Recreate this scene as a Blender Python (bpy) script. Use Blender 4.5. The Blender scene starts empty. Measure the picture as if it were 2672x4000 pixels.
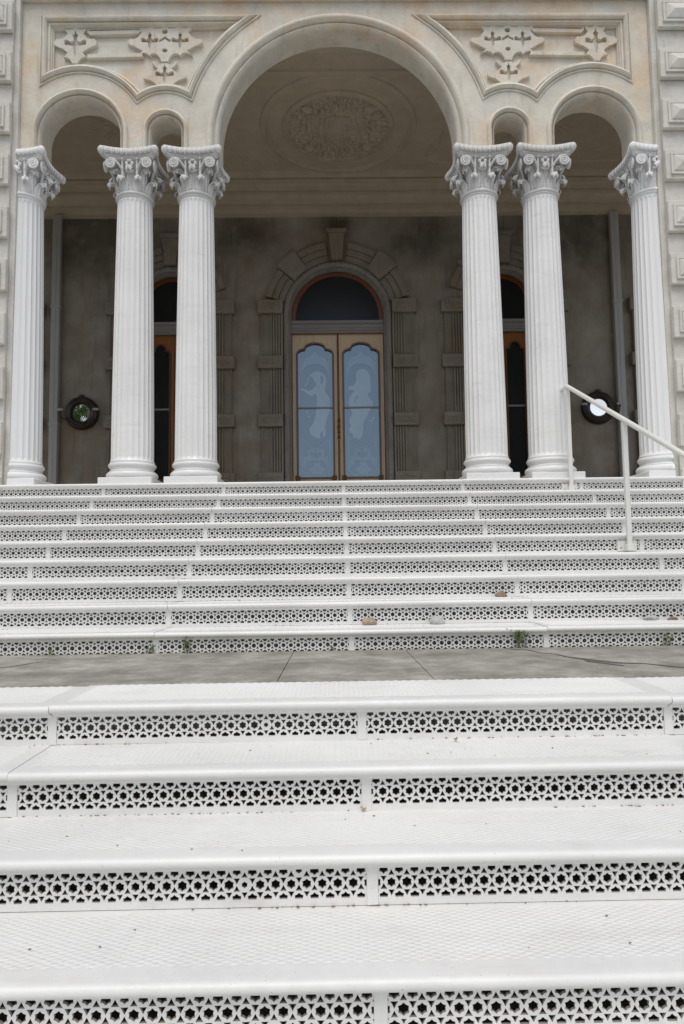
import bpy, bmesh, math, random
from mathutils import Matrix, Vector
from mathutils.geometry import delaunay_2d_cdt
random.seed(7)
R = math.radians
sc = bpy.context.scene
C = sc.collection

# ------------------------------------------------------------------ camera
EYE = Vector((-0.10, 0.0, 1.659))
PITCH, ROLL, YAW, FPX = .0789, .0140, .0119, 2667.4
cam_d = bpy.data.cameras.new('camera')
cam = bpy.data.objects.new('camera', cam_d)
C.objects.link(cam)
cam_d.sensor_fit = 'VERTICAL'
cam_d.sensor_height = 36.0
cam_d.lens = 36.0 * FPX / 4000.0
cam_d.clip_start, cam_d.clip_end = 0.05, 6000
fw = Vector((math.sin(YAW) * math.cos(PITCH), math.cos(YAW) * math.cos(PITCH), math.sin(PITCH)))
rt0 = Vector((math.cos(YAW), -math.sin(YAW), 0))
up0 = rt0.cross(fw)
rt = rt0 * math.cos(ROLL) - up0 * math.sin(ROLL)
up = rt0 * math.sin(ROLL) + up0 * math.cos(ROLL)
M = Matrix((rt, up, -fw)).transposed().to_4x4()
M.translation = EYE
cam.matrix_world = M
sc.camera = cam
sc.render.resolution_x, sc.render.resolution_y = 684, 1024

# ------------------------------------------------------------------ world, sun
SUN_EL, SUN_AZ = 62.0, 190.0            # azimuth clockwise from +Y (behind the camera)
w = bpy.data.worlds.new('World')
sc.world = w
w.use_nodes = True
nt = w.node_tree
nt.nodes.clear()
sky = nt.nodes.new('ShaderNodeTexSky')
sky.sky_type = 'NISHITA'
sky.sun_disc = False
sky.sun_elevation = R(SUN_EL)
sky.sun_rotation = R(SUN_AZ)
sky.dust_density = 1.0
sky.air_density = 1.0
hs = nt.nodes.new('ShaderNodeHueSaturation')
hs.inputs['Saturation'].default_value = 0.40
bg = nt.nodes.new('ShaderNodeBackground')
bg.inputs['Strength'].default_value = 0.125
wo = nt.nodes.new('ShaderNodeOutputWorld')
nt.links.new(sky.outputs[0], hs.inputs['Color'])
nt.links.new(hs.outputs[0], bg.inputs['Color'])
nt.links.new(bg.outputs[0], wo.inputs['Surface'])
sl = bpy.data.lights.new('sun', 'SUN')
sl.energy = 1.5
sl.angle = R(38)
sl.color = (1.0, 0.95, 0.88)
so = bpy.data.objects.new('sun', sl)
C.objects.link(so)
az = R(SUN_AZ)
sdir = Vector((math.sin(az) * math.cos(R(SUN_EL)), math.cos(az) * math.cos(R(SUN_EL)), math.sin(R(SUN_EL))))
so.rotation_euler = sdir.to_track_quat('Z', 'Y').to_euler()
so.location = (0, -5, 20)
sc.view_settings.view_transform = 'Standard'
sc.view_settings.look = 'None'
sc.view_settings.gamma = 1
sc.view_settings.exposure = 0.28

# ------------------------------------------------------------------ materials
class NT:
    def __init__(s, name):
        s.m = bpy.data.materials.new(name)
        s.m.use_nodes = True
        s.t = s.m.node_tree
        s.b = s.t.nodes['Principled BSDF']
        s.geo = s.t.nodes.new('ShaderNodeNewGeometry')
        s.pos = s.geo.outputs['Position']
    def n(s, typ, **k):
        x = s.t.nodes.new(typ)
        for a, b in k.items():
            setattr(x, a, b)
        return x
    def l(s, a, b):
        s.t.links.new(a, b)
    def noise(s, scale, detail=4, rough=.55, stretch=None, src=None):
        x = s.n('ShaderNodeTexNoise')
        x.inputs['Scale'].default_value = scale
        x.inputs['Detail'].default_value = detail
        x.inputs['Roughness'].default_value = rough
        v = src or s.pos
        if stretch:
            mp = s.n('ShaderNodeMapping')
            mp.inputs['Scale'].default_value = stretch
            s.l(v, mp.inputs['Vector'])
            v = mp.outputs[0]
        s.l(v, x.inputs['Vector'])
        return x.outputs['Fac']
    def ramp(s, fac, stops):
        x = s.n('ShaderNodeValToRGB')
        e = x.color_ramp.elements
        while len(e) > 1:
            e.remove(e[-1])
        e[0].position, e[0].color = stops[0][0], (*col(stops[0][1]), 1)
        for p, c in stops[1:]:
            q = e.new(p)
            q.color = (*col(c), 1)
        s.l(fac, x.inputs['Fac'])
        return x.outputs['Color']
    def mix(s, fac, a, b, mode='MIX'):
        x = s.n('ShaderNodeMix', data_type='RGBA', blend_type=mode)
        for sock, v in ((x.inputs['Factor'], fac), (x.inputs['A'], a), (x.inputs['B'], b)):
            if hasattr(v, 'is_linked'):
                s.l(v, sock)
            else:
                sock.default_value = v if isinstance(v, (int, float)) else (*col(v), 1)
        return x.outputs['Result']
    def bump(s, h, strength, dist=.01):
        x = s.n('ShaderNodeBump')
        x.inputs['Strength'].default_value = strength
        x.inputs['Distance'].default_value = dist
        s.l(h, x.inputs['Height'])
        s.l(x.outputs[0], s.b.inputs['Normal'])
    def done(s, color, rough=.6, metal=0, spec=None):
        if hasattr(color, 'is_linked'):
            s.l(color, s.b.inputs['Base Color'])
        else:
            s.b.inputs['Base Color'].default_value = (*col(color), 1)
        s.b.inputs['Roughness'].default_value = rough
        s.b.inputs['Metallic'].default_value = metal
        if spec is not None:
            s.b.inputs['Specular IOR Level'].default_value = spec
        return s.m
def col(c):
    return (c, c, c) if isinstance(c, (int, float)) else tuple(c[:3])

def m_paint(name, base, dirt=(.42, .38, .33), amt=.5, rough=.42, rust=.0):
    k = NT(name)
    a = k.noise(1.7, 5, .6)
    c0 = k.ramp(a, [(.3, tuple(x * .90 for x in base)), (.62, base)])
    d = k.noise(7.0, 6, .68, (.35, 1, 1.6))
    dm = k.ramp(d, [(.60, 0.0), (.82, amt)])
    c1 = k.mix(dm, c0, dirt)
    ru = k.ramp(k.noise(3.1, 5, .7, (.5, 2.4, 9)), [(.54, 0.0), (.70, rust)])
    c1 = k.mix(ru, c1, (.46, .36, .24))
    sp = k.noise(160, 2, .5)
    sm = k.ramp(sp, [(.70, 0.0), (.74, .5)])
    gm = k.ramp(k.noise(1.1, 4, .6), [(.46, 0.0), (.68, .5)])
    gf = k.ramp(k.noise(24, 5, .7), [(.40, 0.0), (.62, 1.0)])
    c1 = k.mix(k.mix(1.0, gm, gf, 'MULTIPLY'), c1, tuple(x * .80 for x in base))
    c2 = k.mix(sm, c1, (.30, .26, .22))
    k.bump(k.noise(38, 4, .6), .16, .006)
    return k.done(c2, rough)

def m_stucco(name, c_light, c_mid, c_stain, stain_lo=.5, stain_hi=.68, bump=.25, dark=(.2, .18, .15), dark_patches=(), patch=0.0):
    k = NT(name)
    base = k.ramp(k.noise(2.3, 6, .62), [(.3, c_mid), (.65, c_light)])
    st = k.ramp(k.noise(1.5, 5, .62, (1, 1, .8)), [(stain_lo, 0.0), (stain_hi, .85)])
    c1 = k.mix(st, base, c_stain)
    if patch:
        pm = k.ramp(k.noise(3.4, 9, .7), [(.50, 0.0), (.56, patch)])
        c1 = k.mix(pm, c1, (.66, .645, .605))
        pm = k.ramp(k.noise(7.0, 8, .72, (1, 1, .6)), [(.58, 0.0), (.68, patch * .6)])
        c1 = k.mix(pm, c1, (.44, .42, .37))
    bl = k.ramp(k.noise(5.5, 4, .55), [(.35, .93), (.65, 1.04)])
    c2 = k.mix(1.0, c1, bl, 'MULTIPLY')
    streak = k.ramp(k.noise(3.0, 5, .65, (3.2, 3.2, .35)), [(.56, 0.0), (.78, .55)])
    c3 = k.mix(streak, c2, dark)
    fine = k.ramp(k.noise(60, 3, .6), [(.3, .94), (.7, 1.03)])
    c4 = k.mix(1.0, c3, fine, 'MULTIPLY')
    for px, pz, pr_ in dark_patches:
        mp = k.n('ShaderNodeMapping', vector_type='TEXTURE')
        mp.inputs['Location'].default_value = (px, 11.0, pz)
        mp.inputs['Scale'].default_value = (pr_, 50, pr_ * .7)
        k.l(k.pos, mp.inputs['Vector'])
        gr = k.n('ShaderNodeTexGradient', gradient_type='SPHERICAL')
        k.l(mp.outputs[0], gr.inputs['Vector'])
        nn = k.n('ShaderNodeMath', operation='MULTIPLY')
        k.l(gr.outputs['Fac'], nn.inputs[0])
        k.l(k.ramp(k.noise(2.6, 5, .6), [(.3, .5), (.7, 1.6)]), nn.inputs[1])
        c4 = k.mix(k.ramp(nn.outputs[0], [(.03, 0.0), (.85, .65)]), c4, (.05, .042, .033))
    k.bump(k.noise(26, 6, .65), bump, .012)
    return k.done(c4, .85, spec=.25)

MAT = {}
MAT['iron'] = m_paint('white_painted_iron', (.785, .78, .76), rust=.16)
MAT['column'] = m_paint('white_painted_column', (.785, .78, .77), amt=.35, rust=.12)
MAT['rail'] = m_paint('white_painted_rail', (.76, .75, .70), amt=.2, rough=.35)
MAT['capital'] = m_paint('grey_white_capital_paint', (.66, .655, .64), (.32, .29, .25), amt=.6, rough=.55)
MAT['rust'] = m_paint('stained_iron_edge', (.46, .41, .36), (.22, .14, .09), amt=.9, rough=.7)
MAT['stucco'] = m_stucco('weathered_stucco', (.74, .70, .61), (.61, .57, .49), (.67, .51, .35), .45, .66, .5, (.34, .32, .28), patch=.42)
MAT['quoin'] = m_stucco('grey_stucco', (.70, .68, .62), (.58, .56, .50), (.58, .51, .41), .56, .76, .5, (.34, .325, .29), patch=.5)
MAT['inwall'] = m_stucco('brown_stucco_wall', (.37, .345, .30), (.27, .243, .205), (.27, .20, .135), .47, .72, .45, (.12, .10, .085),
                         [(-1.55, 7.15, .95), (1.45, 7.1, .95), (-3.9, 7.2, 1.6), (3.9, 7.2, 1.6), (.05, 7.35, .5)])  # stains beside the keystone, then wider patches that darken the wall top
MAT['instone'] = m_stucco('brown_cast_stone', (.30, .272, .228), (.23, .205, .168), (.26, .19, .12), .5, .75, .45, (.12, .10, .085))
MAT['rope'] = m_stucco('grey_carved_stone', (.30, .28, .26), (.24, .22, .20), (.25, .21, .17), .6, .8, .3, (.12, .11, .10))
MAT['ceiling'] = m_stucco('cream_plaster_ceiling', (.52, .45, .35), (.47, .405, .31), (.45, .37, .27), .6, .9, .08, (.33, .29, .24))
MAT['lintel'] = m_paint('grey_painted_lintel', (.25, .24, .23), amt=.3)
MAT['pipe'] = m_paint('grey_painted_pipe', (.40, .40, .40), amt=.2)

def m_concrete():
    k = NT('grey_landing_concrete')
    base = k.ramp(k.noise(3.6, 9, .72), [(.34, (.20, .19, .16)), (.50, (.33, .315, .275)), (.66, (.48, .465, .415))])
    st = k.ramp(k.noise(1.4, 5, .6, (1, 2.2, 1)), [(.46, 0.0), (.68, .6)])
    c = k.mix(st, base, (.20, .19, .16))
    sp = k.ramp(k.noise(33, 4, .6), [(.60, 0.0), (.70, .35)])
    c = k.mix(sp, c, (.52, .51, .47))
    f = k.ramp(k.noise(120, 3, .6), [(.3, .85), (.7, 1.1)])
    c = k.mix(1.0, c, f, 'MULTIPLY')
    k.bump(k.noise(45, 6, .65), .3, .006)
    return k.done(c, .85, spec=.2)
MAT['concrete'] = m_concrete()
k = NT('crack_filler_tar'); MAT['tar'] = k.done(k.ramp(k.noise(20), [(.3, (.07, .065, .06)), (.7, (.12, .115, .105))]), .8)

def m_wood(name, a, b, sc_=(14, 14, 1.2), rough=.28):
    k = NT(name)
    n_ = k.noise(3.0, 6, .6, sc_)
    c = k.ramp(n_, [(.3, a), (.7, b)])
    k.bump(n_, .05, .004)
    return k.done(c, rough)
MAT['wood_light'] = m_wood('honey_varnished_wood', (.50, .335, .16), (.64, .47, .29), rough=.2)
MAT['wood_dark'] = m_wood('red_brown_varnished_wood', (.10, .045, .02), (.16, .075, .03))
MAT['wood_red'] = m_wood('dark_red_varnished_wood', (.13, .04, .012), (.20, .065, .02))
MAT['wood_orange'] = m_wood('orange_varnished_wood', (.25, .085, .02), (.33, .13, .035))
MAT['frame_black'] = m_wood('dark_brown_frame_wood', (.025, .018, .014), (.04, .028, .02))

def m_glass(name, tint, gloss, rough, noise_amt=.15):
    k = NT(name)
    k.done(k.ramp(k.noise(1.6, 3), [(.3, tuple(x * .7 for x in tint)), (.7, tint)]), .3, spec=.15)
    gl = k.n('ShaderNodeBsdfGlossy')
    gl.inputs['Roughness'].default_value = rough
    gl.inputs['Color'].default_value = (.62, .82, 1, 1)
    mx = k.n('ShaderNodeMixShader')
    mx.inputs[0].default_value = gloss
    k.l(k.b.outputs[0], mx.inputs[1])
    k.l(gl.outputs[0], mx.inputs[2])
    out = [x for x in k.t.nodes if x.type == 'OUTPUT_MATERIAL'][0]
    k.l(mx.outputs[0], out.inputs['Surface'])
    return k.m
MAT['glass'] = m_glass('blue_grey_door_glass', (.035, .06, .10), .17, .05)
MAT['etched'] = m_glass('frosted_etched_glass', (.29, .36, .44), .16, .15)
MAT['etched_soft'] = m_glass('lightly_etched_glass', (.13, .18, .25), .17, .12)
MAT['dark_glass'] = m_glass('dark_glass', (.020, .020, .021), .012, .2)
k = NT('silvered_mirror'); MAT['mirror'] = k.done(k.ramp(k.noise(9), [(.3, .86), (.7, .93)]), .02, 1.0)
k = NT('clear_cut_glass'); MAT['cutglass'] = k.done(k.ramp(k.noise(30), [(.3, (.42, .44, .42)), (.7, (.6, .62, .6))]), .15)
k = NT('dark_bronze'); MAT['bronze'] = k.done(k.ramp(k.noise(40), [(.3, (.035, .028, .02)), (.7, (.09, .07, .045))]), .35, .8)
k = NT('dull_steel'); MAT['steel'] = k.done(k.ramp(k.noise(60), [(.3, .35), (.7, .5)]), .4, .7)

def m_rock(name, a, b):
    k = NT(name)
    c = k.ramp(k.noise(38, 6, .65), [(.3, a), (.7, b)])
    k.bump(k.noise(70, 5, .6), .5, .004)
    return k.done(c, .9)
MAT['rock_tan'] = m_rock('tan_stone', (.27, .20, .13), (.43, .36, .28))
MAT['rock_grey'] = m_rock('grey_stone', (.36, .36, .34), (.52, .52, .5))
MAT['rock_brown'] = m_rock('brown_stone', (.16, .11, .08), (.30, .22, .15))
def m_leaf(name, a, b):
    k = NT(name)
    return k.done(k.ramp(k.noise(25, 3), [(.3, a), (.7, b)]), .6)
MAT['weed'] = m_leaf('weed_leaf', (.10, .17, .04), (.24, .31, .11))
MAT['dryleaf'] = m_leaf('dry_leaf', (.34, .25, .15), (.50, .38, .24))
MAT['foliage'] = m_leaf('tree_foliage', (.05, .10, .018), (.14, .22, .04))
MAT['bark'] = m_rock('tree_bark', (.07, .055, .04), (.14, .11, .085))
k = NT('ground_gravel_drive')
MAT['ground'] = k.done(k.ramp(k.noise(.6, 8, .7), [(.35, (.16, .15, .13)), (.65, (.24, .225, .20))]), .9)
k = NT('lanai_floor_tile')
MAT['floor'] = k.done(k.ramp(k.noise(2, 5), [(.3, (.42, .38, .31)), (.7, (.52, .47, .39))]), .5)

# ------------------------------------------------------------------ helpers
def obj(name, me, mat=None, parent=None, loc=None, smooth=False, rot=None):
    if mat is not None and not me.materials:
        for q in (mat if isinstance(mat, (list, tuple)) else [mat]):
            me.materials.append(MAT[q])
    if smooth:
        me.polygons.foreach_set('use_smooth', [True] * len(me.polygons))
    o = bpy.data.objects.new(name, me)
    C.objects.link(o)
    if parent is not None:
        o.parent = parent
    if loc is not None:
        o.location = loc
    if rot is not None:
        o.rotation_euler = rot
    return o
def empty(name, loc=(0, 0, 0), parent=None):
    o = bpy.data.objects.new(name, None)
    o.empty_display_size = .1
    C.objects.link(o)
    o.location = loc
    if parent is not None:
        o.parent = parent
    return o
def tag(o, label=None, cat=None, group=None, kind=None):
    for a, b in (('label', label), ('category', cat), ('group', group), ('kind', kind)):
        if b:
            o[a] = b
    return o
def mesh(name, v, f):
    me = bpy.data.meshes.new(name)
    me.from_pydata(v, [], f)
    me.validate()
    me.update()
    return me
def tomesh(bm, name='m', normals=True):
    if normals:
        bmesh.ops.recalc_face_normals(bm, faces=bm.faces)
    me = bpy.data.meshes.new(name)
    bm.to_mesh(me)
    bm.free()
    return me
def autosmooth(me, ang=35):
    bm = bmesh.new()
    bm.from_mesh(me)
    for f in bm.faces:
        f.smooth = True
    for e in bm.edges:
        e.smooth = not (len(e.link_faces) == 2 and e.calc_face_angle(0) > R(ang))
    bm.to_mesh(me)
    bm.free()
    return me
def bbox(bm, x0, x1, y0, y1, z0, z1, bev=0):
    r = bmesh.ops.create_cube(bm, size=1)
    for v in r['verts']:
        v.co = Vector((x0 + (v.co.x + .5) * (x1 - x0), y0 + (v.co.y + .5) * (y1 - y0), z0 + (v.co.z + .5) * (z1 - z0)))
    if bev:
        ed = {e for v in r['verts'] for e in v.link_edges}
        bmesh.ops.bevel(bm, geom=list(ed), offset=bev, segments=1, affect='EDGES')
def box(x0, x1, y0, y1, z0, z1, bev=0):
    bm = bmesh.new()
    bbox(bm, x0, x1, y0, y1, z0, z1, bev)
    return tomesh(bm, 'box')
def area2(c):
    return sum(c[i][0] * c[(i + 1) % len(c)][1] - c[(i + 1) % len(c)][0] * c[i][1] for i in range(len(c)))
def plate(contours, y0, y1, bev=0.0):
    """flat solid in the XZ plane between depths y0 (front) and y1, first contour outside, the others holes; bev chamfers the front edge"""
    cs = []
    for i, c in enumerate(contours):
        c = [(float(p[0]), float(p[1])) for q, p in enumerate(c) if math.dist(p, c[q - 1]) > 1e-6]
        if (area2(c) < 0) != (i > 0):
            c = c[::-1]
        cs.append(c)
    rings = [(0.0, y1)]
    if bev:
        rings += [(0.0, y0 + bev), (bev * .7, y0)]
    else:
        rings += [(0.0, y0)]
    v, f = [], []
    idx = []
    for off, y in rings:
        row = []
        for c in cs:
            o = offsets(c, True) if off else None
            st = len(v)
            v += [(p[0] + (o[i].x * off if o else 0), y, p[1] + (o[i].y * off if o else 0)) for i, p in enumerate(c)]
            row.append((st, len(c)))
        idx.append(row)
    for q in range(len(rings) - 1):
        for (s0, n), (s1, _) in zip(idx[q], idx[q + 1]):
            for i in range(n):
                j = (i + 1) % n
                f.append((s0 + i, s0 + j, s1 + j, s1 + i))
    for row, front in ((idx[0], False), (idx[-1], True)):
        ids = [s0 + i for s0, n in row for i in range(n)]
        pts = [Vector((v[i][0], v[i][2])) for i in ids]
        ed, k0 = [], 0
        for s0, n in row:
            ed += [(k0 + i, k0 + (i + 1) % n) for i in range(n)]
            k0 += n
        ov, oe, of_, orig, _, _ = delaunay_2d_cdt(pts, ed, [], 0, 1e-7)
        loc = [o[0] if o else -1 - i for i, o in enumerate(orig)]
        dirs = set(ed)
        owner, seeds = {}, []
        tris = []
        for ti, t in enumerate(of_):
            t = list(t)
            a_, b_, c_ = (ov[i] for i in t[:3])
            if (b_ - a_).x * (c_ - a_).y - (b_ - a_).y * (c_ - a_).x < 0:
                t.reverse()
            tris.append(t)
            for q in range(len(t)):
                e = (loc[t[q]], loc[t[(q + 1) % len(t)]])
                owner[e] = ti
                if e in dirs:
                    seeds.append(ti)
        keep = set(seeds)
        stack = list(keep)
        while stack:
            t = tris[stack.pop()]
            for q in range(len(t)):
                e = (loc[t[q]], loc[t[(q + 1) % len(t)]])
                if e in dirs or (e[1], e[0]) in dirs:
                    continue
                n_ = owner.get((e[1], e[0]))
                if n_ is not None and n_ not in keep:
                    keep.add(n_)
                    stack.append(n_)
        of_ = [tris[i] for i in keep]
        mp = []
        for i, o in enumerate(orig):
            if o:
                mp.append(ids[o[0]])
            else:
                mp.append(len(v))
                v.append((ov[i].x, rings[-1][1] if front else rings[0][1], ov[i].y))
        for t in of_:
            t = [mp[i] for i in t]
            f.append(tuple(t) if front else tuple(reversed(t)))
    me = mesh('plate', v, f)
    return me
def arc(cx, cz, r, a0, a1, n):
    return [(cx + r * math.cos(a0 + (a1 - a0) * i / n), cz + r * math.sin(a0 + (a1 - a0) * i / n)) for i in range(n + 1)]
def offsets(path, closed):
    n = len(path)
    out = []
    for i in range(n):
        def d(a, b):
            v = Vector((b[0] - a[0], b[1] - a[1]))
            return v.normalized() if v.length > 1e-9 else None
        p = path[i - 1] if (i or closed) else None
        q = path[(i + 1) % n] if (i < n - 1 or closed) else None
        d1 = d(p, path[i]) if p else None
        d2 = d(path[i], q) if q else None
        d1 = d1 or d2
        d2 = d2 or d1
        n1 = Vector((-d1.y, d1.x))
        n2 = Vector((-d2.y, d2.x))
        m = (n1 + n2)
        m = m.normalized() if m.length > 1e-6 else n1
        out.append(m / max(.35, m.dot(n1)))
    return out
def sweep(path, prof, closed=False, caps=True):
    """profile (offset to the left of the path, depth y) swept along a path in the XZ plane"""
    of = offsets(path, closed)
    v, f = [], []
    m = len(prof)
    for p, o in zip(path, of):
        for a, y in prof:
            v.append((p[0] + o.x * a, y, p[1] + o.y * a))
    n = len(path)
    for i in range(n if closed else n - 1):
        j = (i + 1) % n
        for q in range(m - 1):
            f.append((i * m + q, i * m + q + 1, j * m + q + 1, j * m + q))
    if caps and not closed:
        f.append(tuple(range(m)))
        f.append(tuple((n - 1) * m + q for q in reversed(range(m))))
    return autosmooth(mesh('sweep', v, f), 40)
def lathe(prof, seg=32, a0=0, a1=2 * math.pi):
    v, f = [], []
    for r, z in prof:
        for i in range(seg):
            a = a0 + (a1 - a0) * i / seg
            v.append((r * math.cos(a), r * math.sin(a), z))
    for q in range(len(prof) - 1):
        for i in range(seg):
            j = (i + 1) % seg
            f.append((q * seg + i, q * seg + j, (q + 1) * seg + j, (q + 1) * seg + i))
    f.append(tuple(reversed(range(seg))))
    f.append(tuple((len(prof) - 1) * seg + i for i in range(seg)))
    return v, f
def tube_vf(pts, rads, seg=10, twist=None):
    pts = [Vector(p) for p in pts]
    v, f = [], []
    ref = Vector((0, 1, 0))
    for i, p in enumerate(pts):
        t = (pts[min(i + 1, len(pts) - 1)] - pts[max(i - 1, 0)]).normalized()
        if abs(t.dot(ref)) > .95:
            ref = Vector((1, 0, 0)) if abs(t.x) < .8 else Vector((0, 0, 1))
        a = (ref - t * ref.dot(t)).normalized()
        b = t.cross(a)
        ref = a
        r = rads[i] if hasattr(rads, '__len__') else rads
        for q in range(seg):
            th = 2 * math.pi * q / seg
            rr = r * (twist(i, th) if twist else 1)
            v.append(p + (a * math.cos(th) + b * math.sin(th)) * rr)
    for i in range(len(pts) - 1):
        for q in range(seg):
            w_ = (q + 1) % seg
            f.append((i * seg + q, i * seg + w_, (i + 1) * seg + w_, (i + 1) * seg + q))
    f.append(tuple(reversed(range(seg))))
    f.append(tuple((len(pts) - 1) * seg + q for q in range(seg)))
    return v, f
def join_vf(parts):
    V, F = [], []
    for v, f in parts:
        o = len(V)
        V += [tuple(x) for x in v]
        F += [tuple(i + o for i in q) for q in f]
    return V, F
def ball_vf(c, r, seg=8, rings=6, M_=None):
    v, f = [], []
    rx, ry, rz = r if hasattr(r, '__len__') else (r, r, r)
    for i in range(rings + 1):
        ph = math.pi * i / rings
        for q in range(seg):
            th = 2 * math.pi * q / seg
            p = Vector((rx * math.sin(ph) * math.cos(th), ry * math.sin(ph) * math.sin(th), rz * math.cos(ph)))
            if M_:
                p = M_ @ p
            v.append(p + Vector(c))
    for i in range(rings):
        for q in range(seg):
            w_ = (q + 1) % seg
            f.append((i * seg + q, i * seg + w_, (i + 1) * seg + w_, (i + 1) * seg + q))
    return v, f
def cleaned(v, f, ang=40):
    me = mesh('m', [tuple(x) for x in v], f)
    bm = bmesh.new()
    bm.from_mesh(me)
    bmesh.ops.remove_doubles(bm, verts=bm.verts, dist=1e-6)
    bmesh.ops.recalc_face_normals(bm, faces=bm.faces)
    bm.to_mesh(me)
    bm.free()
    return autosmooth(me, ang)

# ------------------------------------------------------------------ levels
GROUND = .03
L = 1.22                      # length of a riser panel
RUN = .3266
RISE_L, TOP_L = .1585, 1.131  # lower flight
RISE_U, BASE_U = .1575, 1.107
LOW_Y0 = 1.7821 - 3 * RUN     # first riser
UP_Y0 = 4.3152
FLOOR = BASE_U + 9 * RISE_U   # 2.5245

# ------------------------------------------------------------------ ground
g = obj('ground', mesh('g', [(-900, -900, GROUND), (900, -900, GROUND), (900, 900, GROUND), (-900, 900, GROUND)], [(0, 1, 2, 3)]), 'ground')
tag(g, 'pale gravel drive in front of the palace steps', kind='structure')

# ------------------------------------------------------------------ stairs
PP = 1.187 / 25.75            # pitch of the pierced stars
HH = PP * math.sqrt(3) / 2
def star(cx, cz, k_=1.0):
    return [(cx + (PP * k_ * .335 if i % 2 == 0 else PP * k_ * .255) * math.cos(math.pi / 2 + i * math.pi / 6),
             cz + (PP * k_ * .335 if i % 2 == 0 else PP * k_ * .255) * math.sin(math.pi / 2 + i * math.pi / 6)) for i in range(12)]
def tri(cx, cz, up_, k_=1.0):
    s = 1 if up_ else -1
    o = []
    for i in range(3):
        a = s * math.pi / 2 + i * 2 * math.pi / 3
        o.append((cx + PP * k_ * .248 * math.cos(a), cz + PP * k_ * .248 * math.sin(a)))
        a += math.pi / 3
        o.append((cx + PP * k_ * .115 * math.cos(a), cz + PP * k_ * .115 * math.sin(a)))
    return o
def clip(poly, ax, val, keep_less):
    out = []
    n = len(poly)
    ins = lambda p: (p[ax] <= val) if keep_less else (p[ax] >= val)
    for i in range(n):
        a, b = poly[i], poly[(i + 1) % n]
        if ins(a):
            out.append(a)
        if ins(a) != ins(b):
            t = (val - a[ax]) / (b[ax] - a[ax])
            out.append((a[0] + (b[0] - a[0]) * t, a[1] + (b[1] - a[1]) * t))
    return out
def riser_mesh(rise, seed):
    rn = random.Random(seed)
    kk = lambda: rn.uniform(.92, 1.04) if rn.random() > .012 else rn.uniform(.6, .85)
    zc = -rise + .064
    hl, zt = 1.187 / 2, .0418
    holes = []
    for i in range(-14, 15):
        holes.append(star(i * PP, zc, kk()))
        for s in (1, -1):
            holes.append(star((i + .5) * PP, zc + s * HH, kk()))
            holes.append(tri((i + .5) * PP, zc + s * HH / 3, s < 0, kk()))
            holes.append(tri(i * PP, zc + s * HH * 2 / 3, s > 0, kk()))
    fin = []
    for h in holes:
        for ax, val, kl in ((0, hl, True), (0, -hl, False), (1, zc + zt, True), (1, zc - zt, False)):
            if h:
                h = clip(h, ax, val, kl)
        if len(h) < 3:
            continue
        ar = abs(sum(h[i][0] * h[(i + 1) % len(h)][1] - h[(i + 1) % len(h)][0] * h[i][1] for i in range(len(h)))) / 2
        if ar > 1.2e-5:
            fin.append(h)
    e = L / 2 - .0006
    outer = [(-e, -rise), (e, -rise), (e, -.044), (-e, -.044)]
    return plate([outer] + fin, 0.0, .009, .0004)
def tread_mesh(length, depth, diamonds=True):
    h = length / 2 - .0012
    pr = [(depth, 0), (.0, 0), (-.026, .0)]
    pr += [(-.026 - .0165 * math.sin(a), -.0165 + .0165 * math.cos(a)) for a in [math.pi * i / 8 for i in range(1, 9)]]
    pr += [(-.020, -.034), (-.018, -.037), (-.012, -.039), (-.006, -.043), (-.003, -.050), (.018, -.050), (.018, -.024), (depth, -.024)]
    v, f = [], []
    n = len(pr)
    xs = [-h, h]
    for x in xs:
        v += [(x, a, b) for a, b in pr]
    for i in range(n):
        j = (i + 1) % n
        f.append((i, j, n + j, n + i))
    f.append(tuple(range(n)))
    f.append(tuple(n + i for i in reversed(range(n))))
    me = mesh('tread', v, f)
    me = autosmooth(me, 50)
    if diamonds:
        dv, df = [], []
        dx, dy = .020, .0098
        gap = .88
        y0, y1 = .035, depth - .020
        r = 0
        y = y0 + dy
        while y + dy <= y1 + 1e-6:
            x = -h + .03 + dx + (dx if r % 2 else 0)
            while x + dx < h - .03:
                o = len(dv)
                dv += [(x - dx * gap, y, .0003), (x, y - dy * gap, .0003), (x + dx * gap, y, .0003), (x, y + dy * gap, .0003),
                       (x - dx * .35, y, .0023), (x, y - dy * .35, .0023), (x + dx * .35, y, .0023), (x, y + dy * .35, .0023)]
                df += [(o, o + 1, o + 5, o + 4), (o + 1, o + 2, o + 6, o + 5), (o + 2, o + 3, o + 7, o + 6), (o + 3, o, o + 4, o + 7), (o + 4, o + 5, o + 6, o + 7)]
                x += 2 * dx
            y += dy
            r += 1
        bm = bmesh.new()
        bm.from_mesh(me)
        bm.from_mesh(mesh('d', dv, df))
        bm.to_mesh(me)
        bm.free()
    return me
rL, rU = [riser_mesh(RISE_L, q) for q in range(4)], [riser_mesh(RISE_U, q + 9) for q in range(4)]
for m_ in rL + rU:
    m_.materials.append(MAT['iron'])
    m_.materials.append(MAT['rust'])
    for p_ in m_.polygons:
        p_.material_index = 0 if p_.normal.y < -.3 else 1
tS = tread_mesh(2 * L, RUN + .004)
tW = tread_mesh(2 * L, .445)
tT = tread_mesh(2 * L, .10, False)
for m_ in (tS, tW, tT):
    m_.materials.append(MAT['iron'])
js = box(-.017, .017, 0, .0032, 0, RISE_U - .0465, .001)
js.materials.append(MAT['iron'])
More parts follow.
